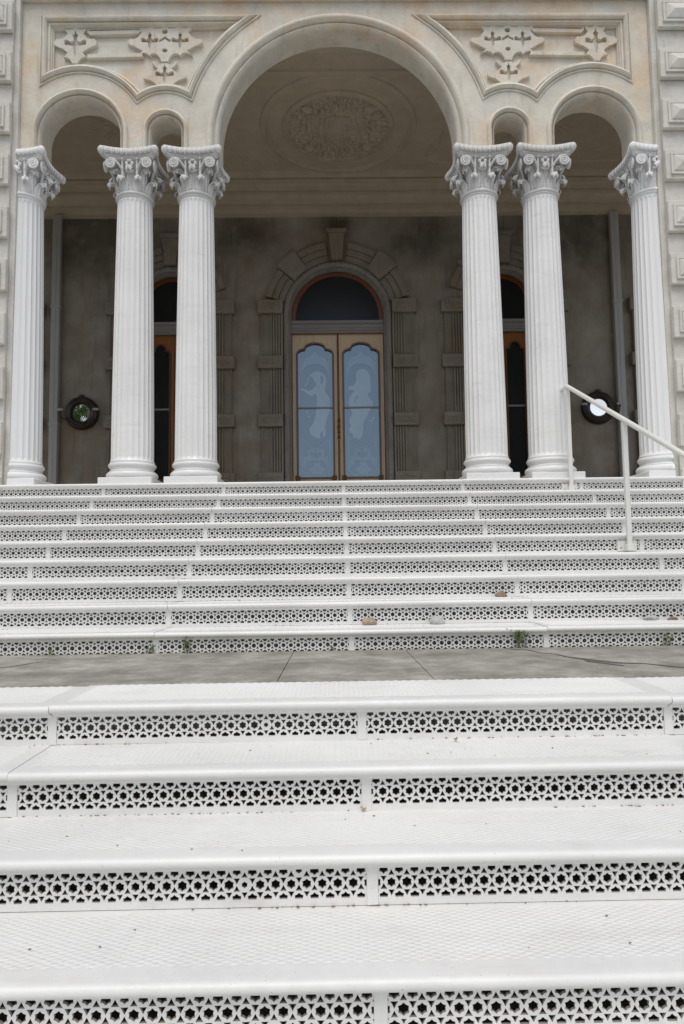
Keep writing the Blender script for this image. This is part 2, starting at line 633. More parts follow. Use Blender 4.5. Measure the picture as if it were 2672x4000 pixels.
def flight(name, n, y0, ztop0, rise, rme, label, last):
    root = empty(name, (0, y0, ztop0 - rise))
    tag(root, label, 'staircase')
    for i in range(n):
        y, z = i * RUN, (i + 1) * rise
        for k_ in range(-5, 5):
            obj('riser_panel', random.choice(rme), None, root, ((k_ + .5) * L, y + random.uniform(0, .0015), z))
        for k_ in range(-4, 5):
            obj('joint_strip', js, None, root, (k_ * L, y - .0035, z - rise + .001))
        for k_ in range(-2, 3):
            obj('tread', tS if i < n - 1 else last, None, root,
                (k_ * 2 * L, y + random.uniform(-.003, .002), z + random.uniform(-.002, .002)), rot=(0, random.uniform(-.0006, .0006), random.uniform(-.0006, .0006)))
    for s in (-1, 1):
        x0, x1 = (6.1, 6.5) if s > 0 else (-6.5, -6.1)
        bm = bmesh.new()
        for i in range(n):
            bbox(bm, x0, x1, i * RUN + .001, (i + 1) * RUN - .001 if i < n - 1 else n * RUN + .4, -.2 if n == 9 else .002, (i + 1) * rise + .25)
        obj('side_wall', tomesh(bm), 'quoin', root)
    return root
def crumbs(root, n, rise, base, seed, dens):
    rn = random.Random(seed)
    parts = []
    for i in range(n):
        for q in range(dens):
            x = rn.uniform(-3.4, 3.4)
            if math.sin(x * 3.1 + i * 2) + rn.uniform(-.9, .6) < 0:
                continue
            s_ = rn.uniform(.001, .0032)
            parts.append(ball_vf((x, i * RUN - rn.uniform(.0015, .009), i * rise + .002), (s_ * rn.uniform(1, 2.6), s_, s_ * .7), 5, 3))
    for i in range(n):
        for q in range(26):
            s_ = rn.uniform(.0012, .0034)
            parts.append(ball_vf((rn.uniform(-3.4, 3.4), (i - 1) * RUN + rn.uniform(.0, RUN * .9), i * rise + .0035), (s_ * rn.uniform(1, 2), s_ * rn.uniform(.8, 1.6), s_ * .6), 5, 3))
    o = obj('crumbs', mesh('c', *join_vf(parts)), 'rock_brown', root)
    o['kind'] = 'stuff'
lower = flight('staircase', 7, LOW_Y0, TOP_L - 6 * RISE_L, RISE_L, rL,
               'lower flight of white pierced cast iron steps with diamond tread plates, below the grey landing', tW)
upper = flight('staircase', 9, UP_Y0, BASE_U + RISE_U, RISE_U, rU,
               'upper flight of nine white pierced cast iron steps rising from the landing to the columns', tT)
crumbs(lower, 7, RISE_L, 0, 5, 260)
crumbs(upper, 9, RISE_U, 0, 6, 110)
# filled base of the lanai under the floor, behind the stairs, so the void below the steps stays dark
# ------------------------------------------------------------------ landing
LZ = 1.134
land = tag(obj('landing', box(-6.1, 6.1, 3.16, UP_Y0 + .03, LZ - .10, LZ - .012), 'concrete'), 'grey weathered concrete landing between the two flights of white steps', kind='structure')
def slab(x0, x1, x0b, x1b, y0=3.172, y1=UP_Y0 - .004):
    z0, z1 = LZ - .012, LZ
    g_ = .0022
    a = [(x0 + g_, y0), (x1 - g_, y0), (x1b - g_, y1), (x0b + g_, y1)]
    v = [(*p, z0) for p in a] + [(*p, z1) for p in a]
    f = [(0, 3, 2, 1), (4, 5, 6, 7), (0, 1, 5, 4), (1, 2, 6, 5), (2, 3, 7, 6), (3, 0, 4, 7)]
    obj('slab', mesh('slab', v, f), 'concrete', land)
xs = [(-6.1, -6.1), (-3.3, -3.28), (-1.86, -1.72), (-.372, -.36), (.352, .333), (1.88, 1.86), (3.4, 3.4), (6.1, 6.1)]
for a, b in zip(xs[:-1], xs[1:]):
    slab(a[0], b[0], a[1], b[1])
def ribbon(name, pts, widths, z, mat, parent):
    v, f = [], []
    for i, p in enumerate(pts):
        a, b = Vector(pts[max(i - 1, 0)]), Vector(pts[min(i + 1, len(pts) - 1)])
        d = (b - a).normalized()
        nrm = Vector((-d.y, d.x))
        w_ = widths[i]
        for s in (1, -1):
            v.append((p[0] + nrm.x * w_ * s, p[1] + nrm.y * w_ * s, z))
        for s in (1, -1):
            v.append((p[0] + nrm.x * w_ * s, p[1] + nrm.y * w_ * s, z - .006))
    for i in range(len(pts) - 1):
        o = i * 4
        f += [(o, o + 1, o + 5, o + 4), (o + 2, o + 6, o + 7, o + 3), (o, o + 4, o + 6, o + 2), (o + 1, o + 3, o + 7, o + 5)]
    f += [(0, 2, 3, 1), (len(v) - 4, len(v) - 3, len(v) - 1, len(v) - 2)]
    return obj(name, cleaned(v, f), mat, parent)
ribbon('crack', [(.95, 4.29), (1.0, 4.22), (1.06, 4.19), (1.10, 4.05), (1.17, 3.98), (1.19, 3.86), (1.27, 3.74), (1.25, 3.66), (1.36, 3.50)],
       [.004, .008, .012, .004, .006, .012, .03, .02, .008], LZ + .0022, 'tar', land)
ribbon('crack', [(1.27, 3.72), (1.36, 3.60), (1.5, 3.55), (1.58, 3.44), (1.66, 3.37), (1.71, 3.25), (1.75, 3.2)],
       [.02, .012, .007, .009, .006, .007, .004], LZ + .0030, 'tar', land)
ribbon('crack', [(-2.1, 3.6), (-1.98, 3.72), (-1.9, 3.78), (-1.78, 4.0)], [.002, .004, .003, .002], LZ + .0022, 'tar', land)

# ------------------------------------------------------------------ the palace
PAL = empty('palace_building', (0, 7.2, FLOOR))
tag(PAL, 'stucco palace front with triple arches, white fluted columns and a shaded porch behind', 'building')
def part(name, me, mat, parent=None, smooth=False):
    """a part given in world coordinates: shift it into its parent's space"""
    p = parent or PAL
    off = Vector(p.location) + (Vector(p.parent.location) if p.parent else Vector())
    me.transform(Matrix.Translation(-off))
    return obj(name, me, mat, p, smooth=smooth)
def group_part(name, loc, parent=None):
    p = parent or PAL
    off = Vector(p.location) + (Vector(p.parent.location) if p.parent else Vector())
    return empty(name, Vector(loc) - off, p)

WF, WP, WB = 7.06, 7.135, 7.36          # wall face, recessed panel, back of the arcade wall
SPR = 6.112
ARCH = [(0.0, 6.28, 1.292, .115), (-2.79, 6.34, .427, .072), (2.79, 6.34, .427, .072), (-1.868, 6.375, .165, .06), (1.868, 6.375, .165, .06)]
def arcade_outline(front):
    A = sorted(ARCH)
    pts = [(-3.43, 9.2), (-3.43, SPR)]
    for cx, cz, r, mw in A:
        rr = r + (mw if front else 0)
        n = 64 if r > 1 else 28
        pts += [(cx - rr, SPR)] + arc(cx, cz, rr, math.pi, 0, n) + [(cx + rr, SPR)]
    pts += [(3.43, SPR), (3.43, 9.2)]
    return pts
def panel_path(s):
    """boundary of the sunk spandrel panel, s = -1 left, +1 right; clockwise list mirrored"""
    zt, xl = 7.665, 3.19
    rc, rl, rm = 1.68, .745, .48
    cC, cL, cM = (0, 6.28), (2.79, 6.34), (1.868, 6.375)
    def inter(c0, r0, c1, r1):
        d = math.dist(c0, c1)
        a = (r0 * r0 - r1 * r1 + d * d) / (2 * d)
        h = math.sqrt(max(0, r0 * r0 - a * a))
        ux, uz = (c1[0] - c0[0]) / d, (c1[1] - c0[1]) / d
        p = [(c0[0] + a * ux - h * uz * q, c0[1] + a * uz + h * ux * q) for q in (1, -1)]
        return max(p, key=lambda t: t[1])
    j1 = inter(cL, rl, cM, rm)
    j2 = inter(cM, rm, cC, rc)
    xtop = math.sqrt(rc * rc - (zt - cC[1]) ** 2)
    zl = cL[1] + math.sqrt(rl * rl - (xl - cL[0]) ** 2)
    an = lambda c, p: math.atan2(p[1] - c[1], p[0] - c[0])
    P = [(xl, zt), (xl, zl)]
    P += arc(*cL, rl, an(cL, (xl, zl)), an(cL, j1), 24)[1:]
    P += arc(*cM, rm, an(cM, j1), an(cM, j2), 16)[1:]
    P += arc(*cC, rc, an(cC, j2), an(cC, (xtop, zt)), 30)[1:]
    if s < 0:
        P = [(-x, z) for x, z in P]
        P.reverse()
    return P
aw = part('arcade_wall', plate([arcade_outline(True), panel_path(-1), panel_path(1)], WF, WP + .003), 'stucco')
part('arch_core', plate([arcade_outline(False)], WP, WB), 'stucco', aw)
for cx, cz, r, mw in ARCH:
    n = 64 if r > 1 else 28
    path = [(cx - r, SPR)] + arc(cx, cz, r, math.pi, 0, n) + [(cx + r, SPR)]
    pr = [(mw + .022, WF - .001), (mw + .020, WF - .018), (mw + .006, WF - .036), (mw * .86, WF - .042), (mw * .70, WF - .036), (mw * .57, WF - .014), (mw * .50, WF + .020), (mw * .36, WF + .022),
          (mw * .33, WF + .002), (mw * .24, WF - .006), (mw * .12, WF + .004), (mw * .02, WF + .030), (-.002, WF + .05), (-.002, WF + .10)]
    part('arch_moulding', sweep(path, pr, caps=False), 'stucco', aw)
for s in (-1, 1):
    P = panel_path(s)
    pr = [(-.046, WF + .001), (-.046, WF - .014), (-.034, WF - .016), (-.032, WF - .004), (-.022, WF - .004), (-.020, WF - .022), (-.010, WF - .040), (.004, WF - .050), (.018, WF - .044), (.028, WF - .026), (.030, WF + .004),
          (.042, WF + .006), (.044, WF - .008), (.058, WF - .004), (.062, WF + .020), (.072, WF + .022), (.074, WF + .040), (.086, WF + .044), (.088, WP + .001)]
    # the interior of the panel lies to the right of the clockwise path
    ar = sum(P[i][0] * P[(i + 1) % len(P)][1] - P[(i + 1) % len(P)][0] * P[i][1] for i in range(len(P)))
    if ar < 0:
        P = P[::-1]
    part('panel_moulding', sweep(P, pr, closed=True), 'stucco', aw)

# carved ornaments in the spandrels (traced in metres, left side, mirrored on the right)
def orn(px):
    """local drawing units to wall metres on the left spandrel"""
    return [(-3.215 + (x - 52) * .00126, 7.694 - (y - 22) * .00143) for x, y in px]
def sym(half, cx):
    r = [(cx + x, y) for x, y in half]
    l = [(cx - x, y) for x, y in reversed(half)]
    if abs(half[0][0]) < 1e-6:
        l = l[:-1]
    if abs(half[-1][0]) < 1e-6:
        l = l[1:]
    return r + l
def circ(cx, cy, rx, ry, n=10):
    return [(cx + rx * math.cos(2 * math.pi * i / n), cy + ry * math.sin(2 * math.pi * i / n)) for i in range(n)]
small_o = sym([(0, 62), (12, 86), (28, 100), (52, 104), (84, 92), (98, 100), (70, 135), (100, 170), (142, 180), (164, 176), (190, 206), (184, 232), (158, 240), (138, 250), (112, 258), (66, 290), (100, 330), (70, 332), (46, 346), (30, 370), (16, 384), (0, 378)], 325)
small_h = sym([(0, 114), (8, 138), (24, 150), (14, 172), (17, 198), (44, 206), (62, 190), (92, 190), (94, 226), (66, 230), (46, 232), (18, 236), (14, 266), (0, 318)], 325)
def cross_h(cx, cy, k_=1.0):
    return sym([(0, cy - 78 * k_), (7 * k_, cy - 58 * k_), (22 * k_, cy - 50 * k_), (13 * k_, cy - 30 * k_), (16 * k_, cy - 4 * k_), (44 * k_, cy + 2 * k_), (62 * k_, cy - 14 * k_), (90 * k_, cy - 14 * k_),
                (92 * k_, cy + 22 * k_), (64 * k_, cy + 26 * k_), (18 * k_, cy + 28 * k_), (14 * k_, cy + 60 * k_), (0, cy + 92 * k_)], cx)
big_o = sym([(0, 50), (14, 76), (34, 94), (66, 100), (92, 92), (132, 70), (160, 96), (196, 88), (222, 78), (236, 92), (205, 128), (236, 165), (266, 184), (296, 180), (322, 190), (326, 214), (300, 232), (270, 240), (244, 254), (196, 280), (240, 312), (186, 296), (152, 304), (132, 322), (112, 304), (84, 304), (58, 318), (40, 344), (28, 372), (10, 366), (0, 374)], 1103)
big_h = [cross_h(1103 - 132, 188, .80), cross_h(1103 + 132, 188, .80), circ(1103, 124, 24, 19), circ(1103, 277, 23, 15),
         [(1054, 190), (1080, 178), (1103, 162), (1126, 178), (1152, 190), (1152, 208), (1124, 196), (1103, 182), (1082, 196), (1054, 208)]]
low_o = sym([(0, 382), (20, 378), (42, 392), (70, 386), (96, 364), (112, 376), (92, 400), (62, 424), (100, 455), (132, 474), (160, 470), (186, 480), (184, 502), (150, 512), (116, 522), (74, 552), (100, 588), (50, 572), (0, 582)], 1103)
low_h = [cross_h(1103, 462, .86)]
bars = [[(452, 116), (878, 108), (890, 92), (896, 120), (872, 142), (452, 150), (424, 124), (432, 100)], [(432, 304), (900, 296), (920, 330), (432, 338)]]
for s in (-1, 1):
    fl = (lambda pts: [(-x, z) for x, z in pts][::-1]) if s > 0 else (lambda pts: pts)
    for cs in ([small_o, small_h], [big_o] + big_h, [low_o] + low_h):
        part('carved_ornament', plate([fl(orn(c)) for c in cs], WP - .042, WP + .002, .005), 'stucco', aw)
    for c in bars:
        part('carved_bar', plate([fl(orn(c))], WP - .044, WP + .002, .006), 'stucco', aw)
# string course and upper wall above the arches
part('string_course', sweep([(-3.43, 7.86), (3.43, 7.86)], [(0, WF - .001), (0, WF - .07), (.03, WF - .085), (.06, WF - .09), (.07, WF - .13), (.12, WF - .14), (.125, WF - .001)]), 'stucco', aw)

# ---- columns
def column_meshes():
    out = {}
    out['plinth'] = box(-.275, .275, -.275, .275, 0, .072, .006)
    pr = [(.2, .072)]
    for i in range(9):
        a = -math.pi / 2 + math.pi * i / 8
        pr.append((.232 + .036 * math.cos(a), .110 + .037 * math.sin(a)))
    pr += [(.236, .150), (.236, .158)]
    for i in range(1, 6):
        a = math.pi * i / 6
        pr.append((.236 - .012 * math.sin(a) - .004 * i / 6, .158 + .028 * i / 6))
    pr += [(.232, .186), (.232, .194)]
    for i in range(9):
        a = -math.pi / 2 + math.pi * i / 8
        pr.append((.228 + .020 * math.cos(a), .216 + .022 * math.sin(a)))
    pr += [(.232, .240), (.232, .250), (.224, .256), (.2, .256)]
    out['base'] = cleaned(*lathe(pr, 48))
    # fluted shaft
    z0, z1 = .252, 3.115
    NF, SEG = 24, 8
    zs = [z0, z0 + .008, z0 + .02, z0 + .034, z0 + .05, z0 + .075, z0 + .1] + [z0 + .1 + (z1 - .2 - z0) * i / 12 for i in range(1, 13)] + [z1 - .076, z1 - .062, z1 - .05, z1 - .04, z1 - .03, z1 - .012, z1]
    v, f = [], []
    N = NF * SEG
    for z in zs:
        t = (z - z0) / (z1 - z0)
        r = .2205 - .036 * (t ** 1.5)
        if t < .012:
            r += .012 * (1 - t / .012) ** 2
        e0 = min(1, max(0, (z - z0 - .02) / .055))
        e1 = min(1, max(0, (z1 - .03 - z) / .05))
        for i in range(N):
            ph = (i % SEG) / SEG
            u = (ph - .5) / .40
            rel = max(0, 1 - u * u)
            lim0 = math.sqrt(max(0, 1 - (1 - e0) ** 2))
            lim1 = math.sqrt(max(0, 1 - (1 - e1) ** 2))
            lim = min(lim0, lim1)
            d = .0095 * math.sqrt(rel) * (1 if abs(u) < lim * 1.02 else 0) * (lim > .05)
            a = 2 * math.pi * i / N
            v.append(((r - d) * math.cos(a), (r - d) * math.sin(a), z))
    for q in range(len(zs) - 1):
        for i in range(N):
            j = (i + 1) % N
            f.append((q * N + i, q * N + j, (q + 1) * N + j, (q + 1) * N + i))
    out['shaft'] = autosmooth(mesh('shaft', v, f), 45)
    # astragal and bell of the capital
    Z = 3.108
    pr = [(.17, Z)]
    for i in range(7):
        a = -math.pi / 2 + math.pi * i / 6
        pr.append((.186 + .012 * math.cos(a), Z + .012 + .010 * math.sin(a)))
    for i in range(9):
        a = -math.pi / 2 + math.pi * i / 8
        pr.append((.190 + .019 * math.cos(a), Z + .040 + .018 * math.sin(a)))
    pr += [(.165, Z + .062), (.152, Z + .10), (.152, Z + .22), (.165, Z + .31), (.190, Z + .365), (.215, Z + .385), (.2, Z + .39)]
    out['bell'] = cleaned(*lathe(pr, 40))
    # abacus: concave sides, cut horns
    ctr, hx, hy = .262, .282, .318
    def side(t):
        x = -hx + 2 * hx * t
        return Vector((x, -(ctr + (hy - ctr) * (abs(x) / hx) ** 2.0)))
    plan = []
    for q in range(4):
        rot = Matrix.Rotation(q * math.pi / 2, 2)
        for i in range(15):
            plan.append(rot @ side(i / 14))
    lay = [(.385, .70), (.388, .76), (.398, .80), (.402, .83), (.418, .84), (.424, .87), (.430, .90), (.438, .90), (.446, .90), (.456, .955), (.480, .985), (.504, .975), (.514, .93), (.514, .3)]
    v, f = [], []
    n = len(plan)
    for z, s in lay:
        v += [(p.x * s, p.y * s, Z + z - .010) for p in plan]
    for q in range(len(lay) - 1):
        for i in range(n):
            j = (i + 1) % n
            f.append((q * n + i, q * n + j, (q + 1) * n + j, (q + 1) * n + i))
    f.append(tuple((len(lay) - 1) * n + i for i in range(n)))
    f.append(tuple(reversed(range(n))))
    parts = [(v, f)]
    for q in range(4):
        rz = Matrix.Rotation(q * math.pi / 2, 4, 'Z')
        NE = 10
        for i in range(NE):
            t = (i + .75) / (NE + .5)
            p = side(t)
            d = side(min(1, t + .02)) - side(max(0, t - .02))
            ang = math.atan2(d.y, d.x)
            Mm = rz @ Matrix.Translation((p.x * .945, p.y * .945, Z + .463)) @ Matrix.Rotation(ang, 4, 'Z') @ Matrix.Rotation(-.25, 4, 'X')
            bv, bf = ball_vf((0, 0, 0), (.0255, .026, .040), 10, 6)
            parts.append(([Mm @ Vector(x) for x in bv], bf))
            if i < NE - 1:
                p = side((i + 1.25) / (NE + .5))
                Mm = rz @ Matrix.Translation((p.x * .955, p.y * .955, Z + .458)) @ Matrix.Rotation(ang, 4, 'Z') @ Matrix.Rotation(-.25, 4, 'X')
                bv, bf = ball_vf((0, 0, 0), (.0065, .020, .038), 6, 4)
                parts.append(([Mm @ Vector(x) for x in bv], bf))
        Mm = rz @ Matrix.Rotation(-math.pi / 4, 4, 'Z') @ Matrix.Translation((0, -(.298 * math.sqrt(2)) * .955, Z + .462))
        bv, bf = ball_vf((0, 0, 0), (.040, .036, .046), 10, 6)
        parts.append(([Mm @ Vector(x) for x in bv], bf))
    out['abacus'] = cleaned(*join_vf(parts), 35)
    # acanthus leaf (front one, at -Y)
    def leaf(hgt, wid, curl, zb, rb):
        v, f = [], []
        NU, NV = 12, 26
        for iv in range(NV + 1):
            t = .70 * iv / 11 if iv <= 11 else .70 + .30 * (iv - 11) / (NV - 11)
            if t < .76:
                z = zb + hgt * t / .76
                out_ = rb + .010 * math.sin(t * 3.2) + .055 * max(0, t - .38) ** 1.5
            else:
                a = (t - .76) / .24 * math.pi * 1.2
                z = zb + hgt + curl * .8 * math.sin(a)
                out_ = rb + .010 * math.sin(.76 * 3.2) + .055 * .38 ** 1.5 + curl * (1 - math.cos(a))
            wloc = wid * (.86 + .22 * math.sin(min(1, t * 1.25) * math.pi * .8)) * (1 if t < .66 else max(.5, 1 - (t - .66) * 1.5))
            for iu in range(NU + 1):
                u = -1 + 2 * iu / NU
                ser = 1 + .12 * math.sin(t * 24) * abs(u) ** 3 * (1 if t < .72 else .25)
                x = u * wloc * ser
                o_ = out_ - .012 * u * u + .006 * math.exp(-(u * 5) ** 2) + .0045 * math.cos(u * 9.4) * min(1, t * 2)
                zz = z - abs(u) ** 1.7 * .022 * t
                ang = x / out_
                v.append((math.sin(ang) * o_, -math.cos(ang) * o_, zz))
        for a in range(NV):
            for b in range(NU):
                o = a * (NU + 1) + b
                f.append((o, o + 1, o + NU + 2, o + NU + 1))
        me = mesh('leaf', v, f)
        nv = len(v)
        nr = [Vector(q.normal) for q in me.vertices]
        if nr[NU // 2].y > 0:
            nr = [-q for q in nr]
        v2 = [tuple(Vector(p) - q * .008) for p, q in zip(v, nr)]
        W = NU + 1
        rim = [i for i in range(W)] + [W * (a + 1) + NU for a in range(NV)] + [W * NV + NU - 1 - i for i in range(NU)] + [W * (NV - 1 - a) for a in range(NV)]
        rim = rim[:-1] if rim[-1] == rim[0] else rim
        f2 = f + [tuple(i + nv for i in reversed(q)) for q in f] + [(rim[i], rim[(i + 1) % len(rim)], rim[(i + 1) % len(rim)] + nv, rim[i] + nv) for i in range(len(rim))]
        me = cleaned(v + v2, f2)
        return autosmooth(me, 60)
    out['leaf_low'] = leaf(.118, .056, .034, Z + .056, .188)
    out['leaf_high'] = leaf(.222, .052, .040, Z + .056, .174)
    # scroll pair of one corner side, with stem
    def scroll(sx):
        pts, rad = [], []
        cx, cz, cy = sx * .188, Z + .325, -.262
        for i in range(42):
            t = i / 41
            a = -math.pi * .5 + t * math.pi * 4.6
            rr = .052 * (1 - t) ** .85 + .006
            pts.append((cx - sx * rr * math.cos(a + math.pi * .62), cy - .014 * t, cz + rr * math.sin(a + math.pi * .62)))
            rad.append(.0125 * (1 - .5 * t))
        stem = []
        for i in range(8):
            t = i / 7
            p0, p1, p2 = Vector((sx * .062, -.182, Z + .20)), Vector((sx * .075, -.21, Z + .31)), Vector(pts[0])
            stem.append(tuple(p0 * (1 - t) ** 2 + p1 * 2 * t * (1 - t) + p2 * t * t))
        return tube_vf(stem[:-1] + pts, [.013 + .004 * math.sin(i) * 0 for i in range(7)] + rad, 8)
    def fill_disc(sx):
        return ball_vf((sx * .188, -.255, Z + .325), (.050, .016, .050), 12, 6)
    parts = [scroll(-1), scroll(1), fill_disc(-1), fill_disc(1)]
    out['volute'] = cleaned(*join_vf(parts), 50)
    # studs, and small rosette between the scrolls
    parts = []
    for sx in (-1, 1):
        parts += [tube_vf([(sx * .078, -.205, Z + .205), (sx * .078, -.222, Z + .385)], [.013, .011], 8), ball_vf((sx * .078, -.232, Z + .392), (.018, .018, .016)),
                  ball_vf((sx * .078, -.215, Z + .29), (.018, .016, .008)), ball_vf((sx * .074, -.200, Z + .215), (.022, .018, .008)), ball_vf((sx * .074, -.200, Z + .232), (.019, .016, .006)),
                  ball_vf((sx * .030, -.226, Z + .345), (.019, .018, .022)), ball_vf((sx * .022, -.232, Z + .322), (.015, .015, .014))]
    parts += [ball_vf((0, -.232, Z + .37), (.030, .016, .014)), ball_vf((0, -.242, Z + .29), (.024, .02, .018)), ball_vf((0, -.215, Z + .27), (.045, .02, .026))]
    out['rosette'] = cleaned(*join_vf(parts), 60)
    # little bead row at the foot of the leaves
    parts = []
    for i in range(16):
        a = math.pi * 2 * (i + .5) / 16
        parts.append(ball_vf((.188 * math.cos(a), .188 * math.sin(a), Z + .072), .010, 6, 4))
    out['bead_row'] = cleaned(*join_vf(parts), 60)
    return out
CM = column_meshes()
def half(me, side_):
    bm = bmesh.new()
    bm.from_mesh(me)
    r = bmesh.ops.bisect_plane(bm, geom=bm.verts[:] + bm.edges[:] + bm.faces[:], plane_co=(0, 0, 0), plane_no=(1, 0, 0), clear_inner=side_ > 0, clear_outer=side_ < 0)
    if not bm.faces:
        bm.free()
        return None
    m2 = bpy.data.meshes.new('half')
    bm.to_mesh(m2)
    bm.free()
    return m2
CMAT = dict(plinth='column', base='column', shaft='column', bell='capital', abacus='capital', leaf='capital', volute='capital', rosette='capital', bead_row='capital')
def column(x, cut=0):
    root = group_part('column', (x, 7.225, FLOOR))
    def put(name, me, rz=0):
        if cut:
            me = me.copy()
            if rz:
                me.transform(Matrix.Rotation(rz, 4, 'Z'))
            me = half(me, cut)
            if me is None:
                return
            o = obj(name, me, None, root)
        else:
            o = obj(name, me, None, root, rot=(0, 0, rz))
    for n_, me in CM.items():
        base = 'acanthus_leaf' if n_.startswith('leaf') else n_
        if not me.materials:
            me.materials.append(MAT[CMAT[n_.split('_')[0] if n_.startswith('leaf') else n_]])
        if n_ == 'leaf_low':
            for q in range(8):
                put(base, me, (q + .5) * math.pi / 4)
        elif n_ == 'leaf_high':
            for q in range(8):
                put(base, me, q * math.pi / 4)
        elif n_ in ('volute', 'rosette'):
            for q in range(4):
                put(base, me, q * math.pi / 2)
        else:
            put(base, me)
    return root
for x in (-2.235, -1.562, 1.545, 2.222):
    column(x)
column(-3.43, 1)['label'] = 'half column set against the pier with blocks, white'
column(3.43, -1)['label'] = 'half column set against the pier beside the handrail, white'

# ---- end piers with pointed blocks
def quoin_me(x0, x1, y0, y1, h):
    """block with a framed, pyramid-pointed front face (front at y0)"""
    bm = bmesh.new()
    bbox(bm, x0, x1, y0, y1, 0, h, .006)
    def ring(i, y):
        return [bm.verts.new(p) for p in ((x0 + i, y, i), (x1 - i, y, i), (x1 - i, y, h - i), (x0 + i, y, h - i))]
    rs = [ring(.050, y0 + .002), ring(.050, y0 - .022), ring(.072, y0 - .022), ring(.074, y0 - .014), ring(.086, y0 - .030)]
    for a, b in zip(rs[:-1], rs[1:]):
        for i in range(4):
            bm.faces.new((a[i], a[(i + 1) % 4], b[(i + 1) % 4], b[i]))
    m_ = .086 + (h / 2 - .086)
    zc = h / 2
    a, b = bm.verts.new((x0 + m_, y0 - .058, zc)), bm.verts.new((x1 - m_, y0 - .058, zc))
    t = rs[-1]
    bm.faces.new((t[0], t[1], b, a)); bm.faces.new((t[1], t[2], b)); bm.faces.new((t[2], t[3], a, b)); bm.faces.new((t[3], t[0], a))
    return tomesh(bm, 'quoin')
QZ = [8.0 - .572 * i for i in range(10)]
for s in (-1, 1):
    e = 3.43 * s
    x0, x1 = (3.432, 5.0) if s > 0 else (-5.0, -3.432)
    pier = part('pier', box(x0, x1, 7.0, 7.62, FLOOR - .01, 9.2, .004), 'quoin')
    bx0, bx1 = (3.475, 4.25) if s > 0 else (-4.25, -3.475)
    part('pilaster_strip', box(bx0 + .012, bx1 - .012, 6.962, 6.999, FLOOR + .002, 9.19, .004), 'quoin', pier)
    qm = quoin_me(bx0, bx1, 6.905, 6.961, .335)
    for z in QZ:
        if z < FLOOR:
            continue
        m2 = qm.copy()
        m2.transform(Matrix.Translation((0, random.uniform(-.004, 0), z - .58)))
        part('quoin_block', m2, 'quoin', pier)

# ---- porch floor, walls, ceiling
part('porch_floor', box(-9, 9, 7.03, 11.6, FLOOR - .12, FLOOR - .003), 'floor')
part('porch_base', box(-6.0, 6.0, 7.05, 11.0, GROUND, FLOOR - .125), 'quoin')
BW = 11.0
DOORS = [(0.0, .786, 5.80), (-2.735, .50, 6.02), (2.755, .50, 6.02), (-5.85, .50, 6.02), (5.87, .50, 6.02)]
ds = sorted(DOORS)
out = [(-9, 8.3), (-9, FLOOR - .1)]
for cx, r, cz in ds:
    out += [(cx - r, FLOOR - .1)] + arc(cx, cz, r, math.pi, 0, 32) + [(cx + r, FLOOR - .1)]
out += [(9, FLOOR - .1), (9, 8.3)]
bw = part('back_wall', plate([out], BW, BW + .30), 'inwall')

CZ = 7.83
ce = part('ceiling', box(-9, 9, WB + .001, 11.0, CZ, CZ + .12), 'ceiling')
def ring_moulding(name, pts2, w_, h_, closed=True):
    """raised plaster bead on the ceiling along a plan path"""
    of = offsets(pts2, closed)
    prof = [(-w_, 0), (-w_ * .8, h_ * .5), (-w_ * .3, h_ * .6), (0, h_), (w_ * .35, h_), (w_ * .5, h_ * .45), (w_ * .9, h_ * .35), (w_, 0)]
    v, f = [], []
    m = len(prof)
    for p, o in zip(pts2, of):
        v += [(p[0] + o.x * a, p[1] + o.y * a, CZ + .001 - b) for a, b in prof]
    n = len(pts2)
    for i in range(n if closed else n - 1):
        j = (i + 1) % n
        for q in range(m - 1):
            f.append((i * m + q, i * m + q + 1, j * m + q + 1, j * m + q))
    return part(name, autosmooth(mesh('r', v, f), 50), 'ceiling', ce)
MC = (.03, 9.19)
ring_moulding('ceiling_ring', arc(*MC, 1.05, 0, 2 * math.pi, 96)[:-1], .055, .045)
ring_moulding('ceiling_ring', arc(*MC, .745, 0, 2 * math.pi, 72)[:-1], .042, .055)
ring_moulding('ceiling_border', [(-9, 8.10), (9, 8.10)], .055, .050, False)
ring_moulding('ceiling_border', [(-9, 7.72), (9, 7.72)], .07, .035, False)
ring_moulding('ceiling_border', [(-9, 10.31), (9, 10.31)], .07, .055, False)
for s in (-1, 1):
    P = [(1.55, 8.35)] + [(1.42 + .0 * t, 8.35 + 1.7 * t) for t in ()] + arc(.03, 9.19, 1.52, -.50, .50, 14) + [(1.55, 10.03), (4.6, 10.03), (4.6, 8.35)]
    P = [(s * x, y) for x, y in P]
    ring_moulding('ceiling_border', P, .03, .02)
# cast plaster medallion: wreath and shield
parts = []
rnd = random.Random(3)
for rr, n_, a_, b_, h_ in ((.655, 34, .050, .026, .034), (.585, 26, .055, .032, .030), (.50, 20, .050, .035, .045), (.42, 15, .055, .035, .040)):
    for i in range(n_):
        a = 2 * math.pi * (i + rnd.uniform(-.2, .2)) / n_
        Mr = Matrix.Rotation(a + rnd.uniform(-.7, .7), 3, 'Z')
        parts.append(ball_vf((MC[0] + rr * math.cos(a), MC[1] + rr * math.sin(a), CZ), (a_ * rnd.uniform(.8, 1.2), b_ * rnd.uniform(.8, 1.3), h_ * rnd.uniform(.6, 1.2)), 8, 6, Mr))
for i in range(150):
    a, rr = rnd.uniform(0, 6.283), rnd.uniform(.36, .69)
    parts.append(ball_vf((MC[0] + rr * math.cos(a), MC[1] + rr * math.sin(a), CZ), (rnd.uniform(.03, .06), rnd.uniform(.02, .03), rnd.uniform(.015, .035)), 8, 4, Matrix.Rotation(a + rnd.uniform(-1, 1), 3, 'Z')))
